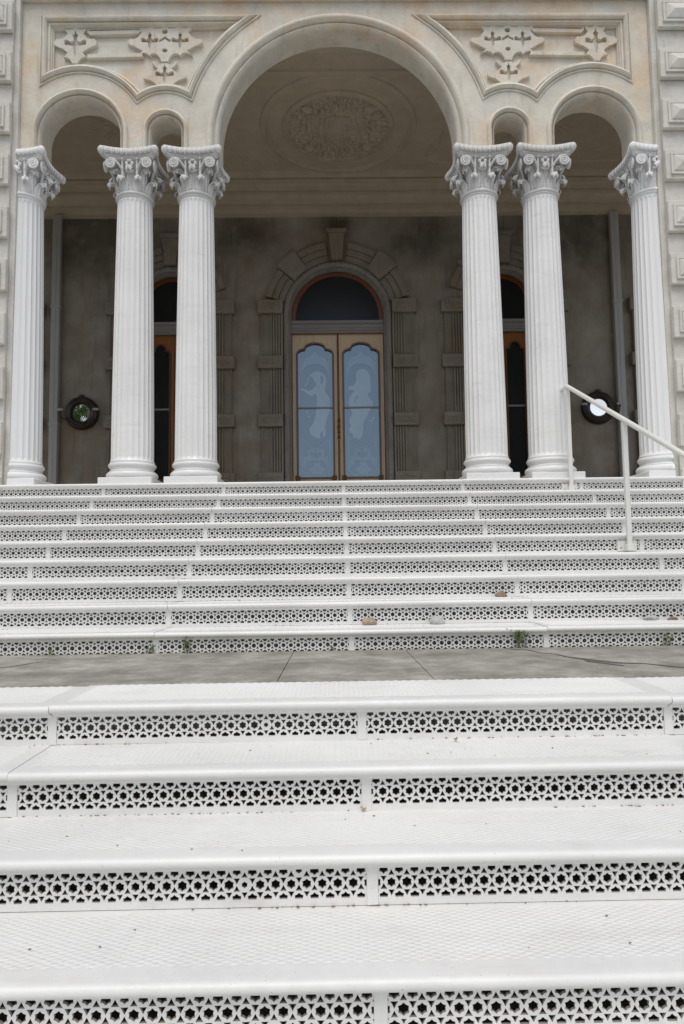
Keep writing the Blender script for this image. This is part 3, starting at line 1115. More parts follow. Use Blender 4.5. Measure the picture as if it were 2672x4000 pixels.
for i in range(4):
    a = math.pi * (i + .5) / 2
    parts.append(ball_vf((MC[0] + .60 * math.cos(a), MC[1] + .60 * math.sin(a), CZ), (.09, .075, .06), 10, 6))
parts.append(ball_vf((MC[0], MC[1], CZ), (.34, .33, .025), 24, 6))
for sx in (-1, 1):
    for i in range(10):
        t = i / 9
        parts.append(ball_vf((MC[0] + sx * (.22 + .03 * math.sin(t * 3)), MC[1] - .2 + .4 * t, CZ), (.035, .028, .042), 8, 6))
for i in range(70):
    a, rr = rnd.uniform(0, 6.283), .30 * math.sqrt(rnd.random())
    parts.append(ball_vf((MC[0] + rr * math.cos(a), MC[1] + rr * math.sin(a), CZ - .012), (rnd.uniform(.025, .05), rnd.uniform(.018, .028), rnd.uniform(.015, .03)), 8, 4, Matrix.Rotation(rnd.uniform(0, 6), 3, 'Z')))
for i in range(9):
    t = i / 8
    parts.append(ball_vf((MC[0] - .2 + .4 * t, MC[1] + .20 + .04 * math.sin(t * math.pi), CZ), (.028, .03, .042), 8, 6))
    parts.append(ball_vf((MC[0] - .2 + .4 * t, MC[1] - .20 - .07 * math.sin(t * math.pi), CZ), (.028, .03, .042), 8, 6))
mv, mf = join_vf(parts)
mv = [(x, y, CZ + (z - CZ) * 1.25) for x, y, z in mv]
part('ceiling_medallion', cleaned(mv, mf, 60), 'ceiling', ce)
# plaster corner leaf work above the side arches
for s in (-1, 1):
    parts = []
    for i in range(34):
        a, r_ = rnd.uniform(0, 6.3), .42 * math.sqrt(rnd.random())
        parts.append(ball_vf((s * 2.9 + r_ * math.cos(a) * 1.5, 9.1 + r_ * math.sin(a), CZ), (.10, .03, .03), 8, 4, Matrix.Rotation(a, 3, 'Z')))
    part('ceiling_leafwork', cleaned(*join_vf(parts), 60), 'ceiling', ce)['kind'] = 'stuff'
# cornice at the head of the back wall
cp = [(10.42, CZ), (10.42, CZ - .03), (10.46, CZ - .045), (10.50, CZ - .05), (10.53, CZ - .085), (10.60, CZ - .105), (10.60, CZ - .14), (10.66, CZ - .15), (10.72, CZ - .20), (10.80, CZ - .225), (10.80, CZ - .255),
      (10.88, CZ - .26), (10.93, CZ - .285), (10.955, CZ - .30), (10.955, CZ - .345), (11.0, CZ - .35), (11.0, CZ)]
v = [(-9, a, b) for a, b in cp] + [(9, a, b) for a, b in cp]
n_ = len(cp)
f = [(i, (i + 1) % n_, n_ + (i + 1) % n_, n_ + i) for i in range(n_)] + [tuple(range(n_)), tuple(n_ + i for i in reversed(range(n_)))]
part('cornice', cleaned(v, f, 30), 'ceiling')

# ---- doors
def fluted_strip(x0, x1, z0, z1, yb):
    pr = []
    n = 5
    w_ = (x1 - x0)
    pts = [(x0, yb), (x0, yb - .080), (x0 + .03, yb - .080), (x0 + .03, yb - .035)]
    fx = x0 + .045
    while fx < x1 - .14:
        pts += [(fx, yb - .035), (fx + .004, yb - .068), (fx + .026, yb - .068), (fx + .030, yb - .035)]
        fx += .044
    pts += [(x1 - .02, yb - .05), (x1 - .02, yb - .080), (x1, yb - .080), (x1, yb)]
    v = [(a, b, z0) for a, b in pts] + [(a, b, z1) for a, b in pts]
    n = len(pts)
    f = [(i, (i + 1) % n, n + (i + 1) % n, n + i) for i in range(n)] + [tuple(range(n)), tuple(n + i for i in reversed(range(n)))]
    return mesh('fl', v, f)
def carved_block(x0, x1, z0, z1, yb, d=.125, rs=0):
    bm = bmesh.new()
    bbox(bm, x0, x1, yb - d, yb, z0, z1, .008)
    rn = random.Random(rs)
    # vermiculated field
    a, b = x0 + .06, x1 - .06
    nx, nz = 5, 2
    for i in range(nx):
        for j in range(nz):
            cx = a + (b - a) * (i + .5) / nx + rn.uniform(-.008, .008)
            cz = z0 + .045 + (z1 - z0 - .09) * (j + .5) / nz + rn.uniform(-.006, .006)
            n = rn.choice((5, 6))
            rr, rz = (b - a) / nx * .46, (z1 - z0 - .09) / nz * .46
            ph = rn.uniform(0, 6)
            p0 = [bm.verts.new((cx + rr * math.cos(ph + 6.283 * q / n), yb - d + .001, cz + rz * math.sin(ph + 6.283 * q / n))) for q in range(n)]
            p1 = [bm.verts.new((cx + rr * .75 * math.cos(ph + 6.283 * q / n), yb - d - .010, cz + rz * .75 * math.sin(ph + 6.283 * q / n))) for q in range(n)]
            for q in range(n):
                bm.faces.new((p0[q], p0[(q + 1) % n], p1[(q + 1) % n], p1[q]))
            bm.faces.new(p1)
    return tomesh(bm, 'blk')
def ring_seg(cx, cz, r0, r1, a0, a1, y0, y1, n=10):
    return plate([arc(cx, cz, r1, a0, a1, n) + arc(cx, cz, r0, a1, a0, n)], y0, y1, .006)
def pane_outline(x0, x1, z0, zs, zt, grow=0):
    """trefoil-headed pane: shoulders at zs, top at zt"""
    x0 -= grow; x1 += grow; z0 -= grow
    c = (x0 + x1) / 2
    hw = (x1 - x0) / 2
    sh = hw * .42
    P = [(x0, z0), (x1, z0)]
    rq = sh * .95
    P += [(x1 - sh + sh * math.cos(a), zs - sh * .55 + (sh * .62 + grow) * math.sin(a)) for a in [math.pi / 2 * i / 7 for i in range(8)]]
    mr = hw - sh * 1.06
    P += [(c + mr * math.cos(a), zs + .022 + grow + (zt - zs - .022) * math.sin(a)) for a in [math.pi * i / 16 for i in range(17)]]
    P += [(x0 + sh - sh * math.sin(a), zs - sh * .55 + (sh * .62 + grow) * math.cos(a)) for a in [math.pi / 2 * i / 7 for i in range(8)]]
    return P
def etch(px):
    """drawing units of the left door leaf to metres"""
    return [(-.666 + (x - 225) * .001166, 5.341 - (y - 312) * .001205) for x, y in px]
fig_a = [(432, 705), (470, 688), (505, 682), (570, 706), (612, 756), (626, 800), (624, 880), (605, 930), (612, 990), (664, 1050), (680, 1110), (682, 1170), (672, 1240), (640, 1335), (600, 1430), (592, 1480), (612, 1510), (600, 1612), (566, 1612), (570, 1515), (540, 1545), (528, 1580), (540, 1630), (480, 1622), (404, 1585), (370, 1515), (384, 1465), (436, 1420), (452, 1360), (474, 1270), (486, 1150), (492, 1050), (465, 985), (438, 1030), (390, 1036), (330, 980), (250, 945), (262, 922), (310, 925), (372, 962), (430, 935), (476, 895), (482, 850), (446, 815), (434, 770), (405, 760), (380, 800), (366, 860), (330, 915), (322, 890), (352, 830), (380, 750)]
def chaikin(P, n=2):
    for _ in range(n):
        Q = []
        for i in range(len(P)):
            a, b = P[i], P[(i + 1) % len(P)]
            Q += [(a[0] * .75 + b[0] * .25, a[1] * .75 + b[1] * .25), (a[0] * .25 + b[0] * .75, a[1] * .25 + b[1] * .75)]
        P = Q
    return P
fig_a_hole = [(545, 745), (580, 770), (582, 810), (560, 880), (545, 850), (548, 800)]
fig_b = [(1075, 740), (1090, 680), (1150, 650), (1220, 668), (1270, 725), (1284, 850), (1290, 975), (1245, 992), (1252, 1050), (1305, 1098), (1320, 1150), (1258, 1240), (1205, 1345), (1160, 1425), (1176, 1530), (1130, 1640), (1082, 1640), (1056, 1600), (1036, 1636), (1018, 1565), (970, 1530), (964, 1485), (1000, 1450), (968, 1400), (976, 1345), (1012, 1290), (1004, 1235), (960, 1150), (968, 1080), (1020, 990), (1062, 958), (1012, 942), (942, 962), (980, 930), (932, 888), (1000, 902), (1040, 888), (1078, 830)]
fig_b = [(x - 682, y + 6) for x, y in fig_b]
fig_b_hole = [(1095 - 682, 1020), (1110 - 682, 1030), (1060 - 682, 1110), (1058 - 682, 1140), (1042 - 682, 1140), (1050 - 682, 1090)]
crest = [(330, 490), (370, 480), (410, 478), (440, 440), (465, 405), (490, 440), (520, 478), (560, 480), (600, 490), (640, 560), (660, 740), (630, 660), (560, 600), (465, 585), (370, 600), (300, 660), (268, 740), (285, 560)]
crest_hole = [(465, 470), (482, 505), (475, 550), (465, 560), (455, 550), (448, 505)]
urn = [(360, 2050), (400, 2030), (440, 1985), (420, 1950), (540, 1950), (520, 1985), (560, 2030), (600, 2050), (580, 2080), (540, 2095), (555, 2120), (405, 2120), (420, 2095), (380, 2080)]
scroll_l = [(300, 1930), (330, 1900), (350, 1850), (345, 1800), (370, 1765), (420, 1760), (460, 1785), (455, 1830), (425, 1840), (420, 1810), (395, 1805), (385, 1840), (400, 1880), (450, 1890), (480, 1930), (440, 1940), (380, 1925), (340, 1945), (330, 2000), (300, 1990)]
def ell(cx, cy, rx, ry, rot=0, n=14):
    return [(cx + rx * math.cos(t) * math.cos(rot) - ry * math.sin(t) * math.sin(rot), cy + rx * math.cos(t) * math.sin(rot) + ry * math.sin(t) * math.cos(rot)) for t in [2 * math.pi * i / n for i in range(n)]]

def door(cx, hw, cz, full, etched):
    root = group_part('door', (cx, BW, FLOOR))
    yl = 11.12                                 # leaf plane
    zl0, zl1 = 5.515, 5.70                      # lintel
    # carved rope round the opening
    rp = hw + .055
    path = []
    zz = FLOOR
    N1 = int((cz - FLOOR) / .0115)
    path += [(-rp, 10.965, FLOOR + (cz - FLOOR) * i / N1) for i in range(N1)]
    N2 = int(math.pi * rp / .0115)
    path += [(rp * math.cos(math.pi - math.pi * i / N2), 10.965, cz + rp * math.sin(math.pi - math.pi * i / N2)) for i in range(N2 + 1)]
    path += [(rp, 10.965, cz - (cz - FLOOR) * i / N1) for i in range(1, N1 + 1)]
    path = [(x + cx, y, z) for x, y, z in path]
    def tw(i, th):
        return .66 + .34 * abs(math.cos(1.5 * th + i * .47)) ** .6
    part('rope_moulding', cleaned(*tube_vf(path, .056, 12, tw), 70), 'rope', root)
    # smooth inner reveal moulding
    pa = [(cx - hw, FLOOR)] + arc(cx, cz, hw, math.pi, 0, 32) + [(cx + hw, FLOOR)]
    part('reveal_moulding', sweep(pa, [(.004, BW - .03), (-.012, BW - .03), (-.02, BW), (-.028, BW + .03), (-.028, BW + .06), (-.004, BW + .06)], caps=False), 'rope', root)
    # blocks and fluted pilasters
    b0 = hw + .112
    b1 = b0 + (.405 if full else .44)
    p1 = b1 - .055
    zb = [5.80, 4.88, 3.918, 2.96]
    for s in (-1, 1):
        for i, z in enumerate(zb):
            x0, x1 = sorted((cx + s * b0, cx + s * b1))
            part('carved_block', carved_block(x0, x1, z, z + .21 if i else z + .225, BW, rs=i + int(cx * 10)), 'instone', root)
        x0, x1 = sorted((cx + s * b0, cx + s * p1))
        for za, zb_ in ((5.09, 5.80), (4.128, 4.88), (3.17, 3.918), (FLOOR, 2.96)):
            m2 = fluted_strip(b0, p1, za + .001, zb_ - .001, BW)
            if s < 0:
                for q in m2.vertices:
                    q.co.x = -q.co.x
                m2.flip_normals()
            m2.transform(Matrix.Translation((cx, 0, 0)))
            part('pilaster_shaft', m2, 'instone', root)
    # voussoirs: stepped arch courses, two heavy springer blocks at 45 degrees, keystone
    r0, r1 = hw + .112, hw + .425
    zi = cz
    for a0, a1 in ((14, 38), (57, 81), (99, 123), (142, 166)):
        part('voussoir', ring_seg(cx, zi, r0, r0 + (r1 - r0) * .33, R(a0), R(a1), BW - .045, BW), 'instone', root)
        part('voussoir', ring_seg(cx, zi, r0 + (r1 - r0) * .34, r0 + (r1 - r0) * .66, R(a0), R(a1), BW - .070, BW), 'instone', root)
        part('voussoir', ring_seg(cx, zi, r0 + (r1 - r0) * .67, r1, R(a0), R(a1), BW - .095, BW), 'instone', root)
    for a0, a1 in ((38.5, 56.5), (123.5, 141.5)):
        part('voussoir_block', ring_seg(cx, zi, r0 - .01, r1 + .06, R(a0), R(a1), BW - .115, BW, 2), 'instone', root)
    kz0, kz1 = zi + r0 - .002, zi + r1 + .20
    part('keystone', plate([[(cx - .092, kz0), (cx + .092, kz0), (cx + .135, kz1 - .07), (cx - .135, kz1 - .07)]], BW - .14, BW, .006), 'instone', root)
    part('keystone_cap', plate([[(cx - .15, kz1 - .069), (cx + .15, kz1 - .069), (cx + .18, kz1), (cx - .18, kz1)]], BW - .165, BW, .006), 'instone', root)
    # fanlight
    fr = hw - .028
    fan = lambda r_: [(cx - r_, zl1)] + arc(cx, cz, r_, math.pi, 0, 32) + [(cx + r_, zl1)]
    part('fanlight_frame', plate([fan(fr), [(x, z + .0) for x, z in [(cx - fr + .07, zl1 + .01)] + arc(cx, cz, fr - .07, math.pi, 0, 32) + [(cx + fr - .07, zl1 + .01)]]], BW + .07, BW + .13, .006), 'wood_red', root)
    part('fanlight_pane', plate([fan(fr - .06)], BW + .095, BW + .105), 'dark_glass', root)
    part('lintel', sweep([(cx - hw + .028, zl0), (cx + hw - .028, zl0)], [(.0, 11.13), (.0, 11.05), (.03, 11.05), (.035, 11.035), (.07, 11.035), (.08, 11.025), (.13, 11.025), (.14, 11.0), (.165, 10.985), (.185, 10.98), (.185, 11.13)]), 'lintel', root)
    # two leaves
    lw = hw - .03
    for s in (-1, 1):
        A = lambda x: cx + s * x
        pw0, pw1 = (.098, .667) if full else (.06, .345)
        po = pane_outline(pw0, pw1, 3.115, 5.235, 5.345)
        pg = pane_outline(pw0, pw1, 3.115, 5.235, 5.345, .030)
        mm = (lambda P: [(A(x), z) for x, z in (P if s > 0 else P[::-1])])
        wood = 'wood_light' if full else 'wood_orange'
        part('door_leaf', plate([mm([(.012, FLOOR + .005), (lw, FLOOR + .005), (lw, zl0 - .004), (.012, zl0 - .004)]), mm(pg)], yl, yl + .055), wood, root)
        part('glazing_bead', plate([mm(pg), mm(po)], yl - .022, yl + .04, .006), 'wood_dark', root)
        low = [(pw0 - .01, 3.09), (pw1 + .01, 3.09), (pw1 + .01, 4.262), (pw0 - .01, 4.262)]
        hi = [p for p in pane_outline(pw0, pw1, 4.282, 5.235, 5.345, .01)]
        gm = 'glass' if etched else 'dark_glass'
        part('pane', plate([mm(low)], yl + .02, yl + .028), gm, root)
        part('pane', plate([mm(hi)], yl + .02, yl + .028), gm, root)
        part('glazing_bar', box(min(A(pw0), A(pw1)), max(A(pw0), A(pw1)), yl + .002, yl + .034, 4.258, 4.286), 'lintel', root)
        for x in (pw0 - .015, pw1 + .015):
            for z in (3.10,):
                parts = []
                for q in range(4):
                    a = math.pi / 4 + q * math.pi / 2
                    parts.append(ball_vf((A(x) + .026 * math.cos(a), yl - .028, z + .026 * math.sin(a)), (.024, .012, .024), 8, 5))
                parts.append(ball_vf((A(x), yl - .034, z), (.014, .012, .014), 8, 5))
                part('corner_rosette', cleaned(*join_vf(parts), 60), 'wood_dark', root)
        if etched:
            sh = (lambda P: [(x if s < 0 else x + .765, z) for x, z in etch(P)])
            items = [('etched', [chaikin(fig_a), chaikin(fig_a_hole)] if s < 0 else [chaikin(fig_b), chaikin(fig_b_hole)]), ('etched_soft', [chaikin(crest)]), ('etched_soft', [chaikin(urn, 1)]), ('etched_soft', [chaikin(scroll_l)]), ('etched_soft', [chaikin([(465 * 2 - x, y) for x, y in scroll_l][::-1])])]
            # folds of the drapery
            fx = 0 if s < 0 else -14
            for q in range(5):
                P = [(525 + fx + 26 * q - 30 * t - 40 * t * t * (1 if s < 0 else 1.6), 1090 + 60 * q + 330 * t) for t in [j / 6 for j in range(7)]]
                wd = [1, 4, 6, 7, 6, 4, 1]
                items.append(('etched_soft', [[(p[0] + w_, p[1]) for p, w_ in zip(P, wd)] + [(p[0] - w_, p[1]) for p, w_ in reversed(list(zip(P, wd)))]]))
            for q in range(5):
                for sg in (-1, 1):
                    items.append(('etched_soft', [ell(465 + sg * (60 + 26 * q), 560 - 12 * q + q * q * 5, 13, 42, sg * (.25 + .16 * q))]))
            for q in range(4):
                for sg in (-1, 1):
                    items.append(('etched_soft', [ell(465 + sg * (150 + 8 * q), 1980 + 34 * q - 90, 12, 34, sg * (.9 - .2 * q))]))
            for bx, by in ((340, 1245), (368, 1315)) if s < 0 else ((600, 1390), (630, 1350)):
                items.append(('etched', [[(bx - 24, by - 22), (bx, by - 4), (bx + 24, by - 22), (bx + 14, by + 4), (bx + 20, by + 24), (bx, by + 10), (bx - 18, by + 24), (bx - 12, by + 2)]]))
            # line border
            def line(P, w_=2.4, closed=False):
                o = offsets(P, closed)
                return [(p[0] + q.x * w_, p[1] + q.y * w_) for p, q in zip(P, o)] + [(p[0] - q.x * w_, p[1] - q.y * w_) for p, q in reversed(list(zip(P, o)))]
            bow = [(268 + 394 * t, 1610 + 150 * math.sin(t * math.pi)) for t in [i / 14 for i in range(15)]]
            items.append(('etched', [line([(268, 1610), (268, 2060), (300, 2085), (330, 2130), (600, 2130), (630, 2085), (662, 2060), (662, 1610)])]))
            items.append(('etched', [line(bow)]))
            items.append(('etched', [line([(268, 740), (262, 600), (262, 480)])]))
            items.append(('etched', [line([(662, 740), (668, 600), (668, 480)])]))
            for q, (mt, cs) in enumerate(items):
                part('etched_figure' if q == 0 else 'etched_ornament', plate([sh(c) for c in cs], yl + .0140 + .00012 * q, yl + .0203), mt, root)
    if full:
        parts = [tube_vf([(cx, yl - .018, FLOOR + .02), (cx, yl - .018, zl0 - .06)], .017, 10)]
        for z, r_ in ((4.07, .024), (4.04, .030), (3.99, .022), (3.95, .032), (3.915, .024), (3.86, .030), (3.80, .022), (3.77, .03)):
            parts.append(ball_vf((cx, yl - .02, z), (r_, r_, .020), 10, 6))
        part('astragal_bar', cleaned(*join_vf(parts), 60), 'wood_dark', root)
        for s in (-1, 1):
            part('floor_bolt', box(cx + s * .11 - .03, cx + s * .11 + .03, yl - .03, yl - .001, FLOOR + .20, FLOOR + .26, .004), 'steel', root)
    else:
        part('astragal_bar', box(cx - .018, cx + .018, yl - .02, yl + .001, FLOOR + .01, zl0 - .01, .004), 'wood_orange', root)
    # dark room behind
    part('room_backing', box(cx - hw - .1, cx + hw + .1, 11.34, 11.36, FLOOR, 7.0), 'frame_black', root)
    return root
for i, (cx, r, cz) in enumerate(DOORS):
    d = door(cx, r, cz, i == 0, i == 0)
    d['label'] = 'double door with etched blue grey glass and honey wood' if i == 0 else 'narrow dark glazed double door in orange wood'

# ------------------------------------------------------------------ drainpipes on the back wall
for x, lb in ((-4.60, 'flat grey painted vertical pipe beside the mirror that reflects green leaves'), (4.625, 'flat grey painted vertical pipe beside the mirror that reflects white sky')):
    p = empty('drainpipe', (x, 10.93, FLOOR))
    tag(p, lb, 'pipe', 'grey pipes on the porch wall')
    obj('pipe_shaft', box(-.068, .068, -.045, .045, 0, 4.97, .006), 'pipe', p)
    obj('pipe_seam', box(-.006, .006, -.050, -.0452, .01, 4.96), 'pipe', p)
    for z in (1.45, 3.4):
        obj('pipe_clip', box(-.078, .078, -.053, .06, z, z + .05, .003), 'pipe', p)

# ------------------------------------------------------------------ girandole mirrors
def mirror(x, z, label, s):
    root = empty('girandole_mirror', (x, BW, z))
    tag(root, label, 'mirror', 'round mirrors with candle arms on the porch wall')
    v, f = lathe([(.17, .05), (.165, .075), (.185, .092), (.205, .085), (.225, .10), (.25, .09), (.268, .06), (.275, .02), (.275, .003), (.1, .003)], 48)
    rot = Matrix.Rotation(math.pi / 2, 4, 'X')
    obj('frame', cleaned([rot @ Vector(p) for p in v], f, 40), 'frame_black', root)
    pv = []
    Rc = 2.6
    prof = [(r_, .048 + math.sqrt(Rc * Rc - r_ * r_) - math.sqrt(Rc * Rc - .172 ** 2)) for r_ in [.172 * i / 10 for i in range(10, 0, -1)]] + [(.001, .048 + Rc - math.sqrt(Rc * Rc - .172 ** 2))]
    v, f = lathe([(.172, .04)] + prof, 48)
    obj('mirror_glass', cleaned([rot @ Vector(p) for p in v], f, 180), 'mirror', root)
    obj('crest', cleaned(*ball_vf((0, -.05, .275), (.055, .03, .03), 12, 6)), 'frame_black', root)
    for sx in (-1, 1):
        pts = [(sx * .20, -.06, -.10), (sx * .24, -.12, -.115), (sx * .28, -.17, -.10), (sx * .285, -.20, -.05), (sx * .285, -.20, .0)]
        obj('candle_arm', cleaned(*tube_vf(pts, .008, 8)), 'bronze', root)
        sv = []
        n = 14
        a0 = [((.052 if i % 2 == 0 else .033) * math.cos(2 * math.pi * i / n), (.052 if i % 2 == 0 else .033) * math.sin(2 * math.pi * i / n)) for i in range(n)]
        v = [(sx * .285 + a, -.20 + b, .030) for a, b in a0] + [(sx * .285 + a * .5, -.20 + b * .5, .002) for a, b in a0] + [(sx * .285 + a * .9, -.20 + b * .9, .038) for a, b in a0]
        f = [(i, (i + 1) % n, n + (i + 1) % n, n + i) for i in range(n)] + [(i, (i + 1) % n, 2 * n + (i + 1) % n, 2 * n + i) for i in range(n)] + [tuple(range(n, 2 * n)), tuple(range(2 * n, 3 * n))]
        obj('drip_pan', cleaned(v, f, 30), 'cutglass', root)
        obj('candle_socket', cleaned(*ball_vf((sx * .285, -.20, -.004), (.022, .022, .02), 10, 6)), 'bronze', root)
mirror(-4.17, 4.19, 'round black framed mirror reflecting green leaves, with two candle arms, on porch wall', -1)
mirror(4.25, 4.185, 'round black framed mirror reflecting white sky, behind the handrail, with two candle arms', 1)

# ------------------------------------------------------------------ handrail
hr = empty('handrail', (2.32, UP_Y0 + 8 * RUN, FLOOR - RISE_U))
tag(hr, 'white painted pipe handrail on two flat bar posts bolted to the upper steps', 'handrail')
def hp(y, z):
    return (0, y - (UP_Y0 + 8 * RUN), z - (FLOOR - RISE_U))
yA, zA = 6.885, 3.475
slope = RISE_U / RUN
yB = 5.575
rail = [hp(7.17, zA), hp(yA + .03, zA + .002), hp(yA, zA - .004)]
yy = yA - .03
rail.append(hp(yy, zA - .018))
rail.append(hp(4.05, zA - .018 - (yy - 4.05) * slope))
rail.append(hp(4.0, zA - .03 - (yy - 4.0) * slope))
rail.append(hp(3.75, zA - .03 - (yy - 4.0) * slope))
obj('rail', cleaned(*tube_vf(rail, .0215, 14), 60), 'rail', hr)
obj('rail_end', cleaned(*ball_vf(hp(7.17, zA), (.0213, .008, .0213), 14, 6)), 'rail', hr)
for y, j in ((yA, 8), (yB, 4), (4.27, 0)):
    zt = zA - .02 - max(0, (yy - y)) * slope
    zb = BASE_U + j * RISE_U + .03
    p0 = hp(y, zb)
    bm = bmesh.new()
    bbox(bm, -.019, .019, p0[1] - .019, p0[1] + .019, p0[2], hp(y, zt)[2] - .014, .004)
    obj('post', tomesh(bm), 'rail', hr)
    py = UP_Y0 + j * RUN
    b0 = hp(py, BASE_U + j * RISE_U + .012)
    bm = bmesh.new()
    bbox(bm, -.085, .075, b0[1] - .012, b0[1] - .001, b0[2], b0[2] + .088, .002)
    bbox(bm, -.030, .030, min(p0[1], b0[1]) - .030, b0[1] - .0125, b0[2] + .001, b0[2] + .055, .002)
    obj('mounting_plate', tomesh(bm), 'rail', hr)
    for sx in (-.058, .05):
        obj('bolt', cleaned(*ball_vf((sx, b0[1] - .014, b0[2] + .03), (.009, .006, .009), 8, 5)), 'steel', hr)

# ------------------------------------------------------------------ stones, weeds, leaves on the steps
def stone(name, x, y, z, sx, sy, sz, mat, label, seed, grp='loose stones on the steps'):
    rn = random.Random(seed)
    bm = bmesh.new()
    bmesh.ops.create_icosphere(bm, subdivisions=3, radius=1)
    k1 = [Vector((rn.uniform(-1, 1), rn.uniform(-1, 1), rn.uniform(-1, 1))).normalized() for _ in range(9)]
    for v in bm.verts:
        n = v.co.normalized()
        s = 1.0
        for q, kk in enumerate(k1):
            d = n.dot(kk)
            if d > .72:
                s *= 1 - (d - .72) * .9
        v.co = Vector((n.x * s * sx, n.y * s * sy, max(-.35, n.z * s) * sz + sz * .35))
    o = obj(name, autosmooth(tomesh(bm), 30), mat, None, (x, y, z))
    o.rotation_euler = (0, 0, rn.uniform(-.3, .3))
    return tag(o, label, 'stone', grp)
t1, t2 = BASE_U + RISE_U + .0025, BASE_U + 2 * RISE_U + .0025
yr1, yr2 = UP_Y0 + RUN, UP_Y0 + 2 * RUN
stone('stone', .122, yr1 - .052, t1, .056, .04, .034, 'rock_tan', 'tan rounded stone on the first upper step, beside the middle joint', 1)
stone('stone', .575, yr1 - .05, t1, .058, .042, .038, 'rock_grey', 'smooth pale grey stone alone on the first upper step', 2)
stone('stone', 1.09, yr2 - .05, t2, .052, .035, .030, 'rock_brown', 'brown stone on the second upper step, one step above the others', 3)
stone('stone', 2.02, yr1 - .045, t1, .058, .036, .026, 'rock_grey', 'flat whitish stone under the handrail on the first upper step', 4)
stone('stone', 2.16, yr1 - .045, t1, .038, .03, .018, 'rock_brown', 'small brown stone between the whitish and the long stones under the handrail', 5)
stone('stone', 2.29, yr1 - .05, t1, .06, .035, .020, 'rock_brown', 'long low reddish brown stone under the handrail', 6)

def weed(x, y, z, h, n, label, seed, creep=0):
    rn = random.Random(seed)
    V, F, SV = [], [], []
    parts = []
    for s in range(n):
        a = rn.uniform(-2.6, -.5)
        top = Vector((math.cos(a) * h * rn.uniform(.3, 1.0) + rn.uniform(-creep, creep), -abs(math.sin(a)) * h * .35, h * rn.uniform(.5, 1)))
        base = Vector((rn.uniform(-.02, .02) * (1 + creep * 20), 0, 0))
        pts = [base.lerp(top, t) + Vector((0, 0, .25 * h * math.sin(t * math.pi))) for t in (0, .33, .66, 1)]
        parts.append(tube_vf(pts, [.0016, .0014, .0012, .0008], 5))
        for q in range(7):
            t = .25 + .75 * q / 6
            p = base.lerp(top, t) + Vector((0, 0, .25 * h * math.sin(t * math.pi)))
            d = Vector((rn.uniform(-1, 1), rn.uniform(-1, .1), rn.uniform(-.2, .8))).normalized()
            sdv = d.cross(Vector((0, 0, 1))).normalized()
            ll, ww = h * rn.uniform(.16, .28), h * rn.uniform(.05, .09)
            o = len(V)
            upn = sdv.cross(d).normalized() * .0012
            V += [p, p + d * ll * .45 + sdv * ww, p + d * ll - Vector((0, 0, ll * .15)), p + d * ll * .45 - sdv * ww, p + d * ll * .45 + Vector((0, 0, -ww * .5)) + upn]
            F += [(o, o + 1, o + 4), (o + 1, o + 2, o + 4), (o + 2, o + 3, o + 4), (o + 3, o, o + 4)]
    root = empty('weed', (x, y, z))
    tag(root, label, 'weed', 'weeds along the foot of the upper steps')
    obj('leaves', mesh('l', [tuple(v) for v in V], F), 'weed', root)
    obj('stems', cleaned(*join_vf(parts), 60), 'weed', root)
    return root
wy = UP_Y0 - .008
weed(-1.245, wy, LZ, .055, 8, 'low spreading green weed with short leaves at the foot of the upper steps', 11, .03)
weed(-1.02, wy, LZ, .10, 5, 'tall thin weed standing against the pierced riser at the upper steps foot', 12, .02)
weed(-1.86, wy, LZ, .05, 4, 'sparse weed at the riser foot, farthest from the handrail', 13, .02)
weed(1.06, wy, LZ, .115, 9, 'tallest bushy weed growing beside the dark landing crack', 14, .03)
weed(1.97, wy, LZ, .08, 5, 'small weed at the riser foot below the handrail', 15, .02)
weed(-.12, wy, LZ, .045, 4, 'tiny yellowish weed at the riser foot before the central door', 16, .03)
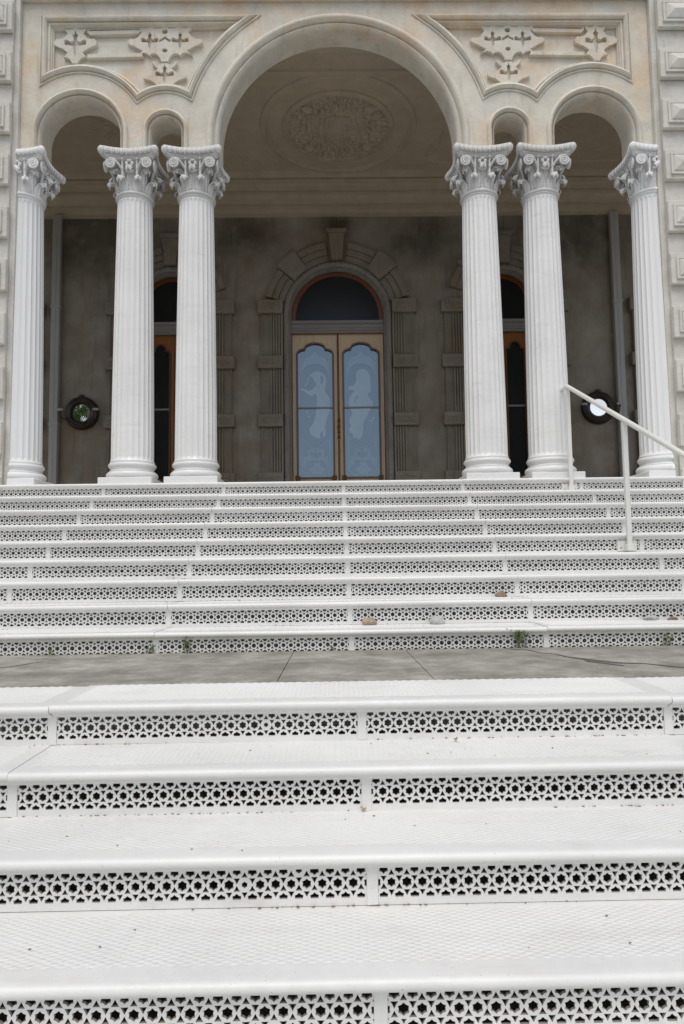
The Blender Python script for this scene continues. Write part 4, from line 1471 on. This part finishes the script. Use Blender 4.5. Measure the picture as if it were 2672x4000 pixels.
def dry_leaf(x, y, z, s, label, seed):
    rn = random.Random(seed)
    o_, n = [], 9
    v = []
    for i in range(n):
        t = i / (n - 1)
        wv = s * .32 * math.sin(math.pi * t) ** .8
        for q in (-1, 0, 1):
            v.append((s * (t - .5), q * wv, .004 + .010 * s / .04 * abs(q) + .008 * (t - .5) ** 2 * 4))
    f = []
    for i in range(n - 1):
        for q in range(2):
            a = i * 3 + q
            f.append((a, a + 1, a + 4, a + 3))
    bm = bmesh.new()
    bm.from_mesh(mesh('l', v, f))
    bmesh.ops.remove_doubles(bm, verts=bm.verts, dist=1e-5)
    bmesh.ops.solidify(bm, geom=bm.faces[:], thickness=.0008)
    o = obj('dry_leaf', tomesh(bm), 'dryleaf', None, (x, y, z))
    o.rotation_euler = (0, 0, rn.uniform(0, 6))
    tag(o, label, 'leaf', 'dry leaves fallen on the white treads')
zl = lambda i: TOP_L - RISE_L * i + .0025
dry_leaf(.36, 2.70, zl(1), .022, 'curled tan leaf alone on the upper tread of the lower flight', 1)
dry_leaf(-.012, 2.42, zl(2), .022, 'tan leaf lying against the riser beside the middle joint', 2)

# ------------------------------------------------------------------ trees across the drive (seen in the left mirror)
def tree(x, y, h, r, label, seed):
    rn = random.Random(seed)
    root = empty('tree', (x, y, GROUND))
    tag(root, label, 'tree', 'trees across the drive')
    parts = [tube_vf([(0, 0, 0), (.1, .05, h * .25), (-.05, .1, h * .5), (.1, 0, h * .8)], [.34, .26, .18, .06], 10)]
    blobs = []
    for i in range(22):
        a = rn.uniform(0, 6.28)
        rr = r * math.sqrt(rn.random()) * .8
        p = Vector((rr * math.cos(a), rr * math.sin(a), h * (.42 + .5 * rn.random() * (1 - .4 * rr / r))))
        blobs.append((p, r * rn.uniform(.2, .36)))
        parts.append(tube_vf([(0, 0, h * .35), tuple(p * .5 + Vector((0, 0, h * .2))), tuple(p)], [.10, .06, .02], 6))
    obj('trunk', cleaned(*join_vf(parts), 60), 'bark', root)
    V, F = [], []
    for p, br in blobs:
        for q in range(520):
            d = Vector((rn.gauss(0, 1), rn.gauss(0, 1), rn.gauss(0, 1))).normalized() * br * rn.uniform(.45, 1.08)
            c = p + d
            a = Vector((rn.uniform(-1, 1), rn.uniform(-1, 1), rn.uniform(-1, 1))).normalized()
            b = a.cross(Vector((rn.uniform(-1, 1), rn.uniform(-1, 1), rn.uniform(-1, 1)))).normalized()
            s = rn.uniform(.10, .2)
            o = len(V)
            V += [c - a * s, c + b * s * .5, c + a * s, c - b * s * .5]
            F.append((o, o + 1, o + 2, o + 3))
    obj('crown', mesh('c', [tuple(v) for v in V], F), 'foliage', root)
tree(-11.6, -7.5, 12.5, 5.6, 'broad leafy tree reflected in the round mirror away from the handrail', 1)
tree(-20.0, -14.0, 15.0, 6.5, 'taller farther tree behind the broad one, reflected in the same round mirror', 2)
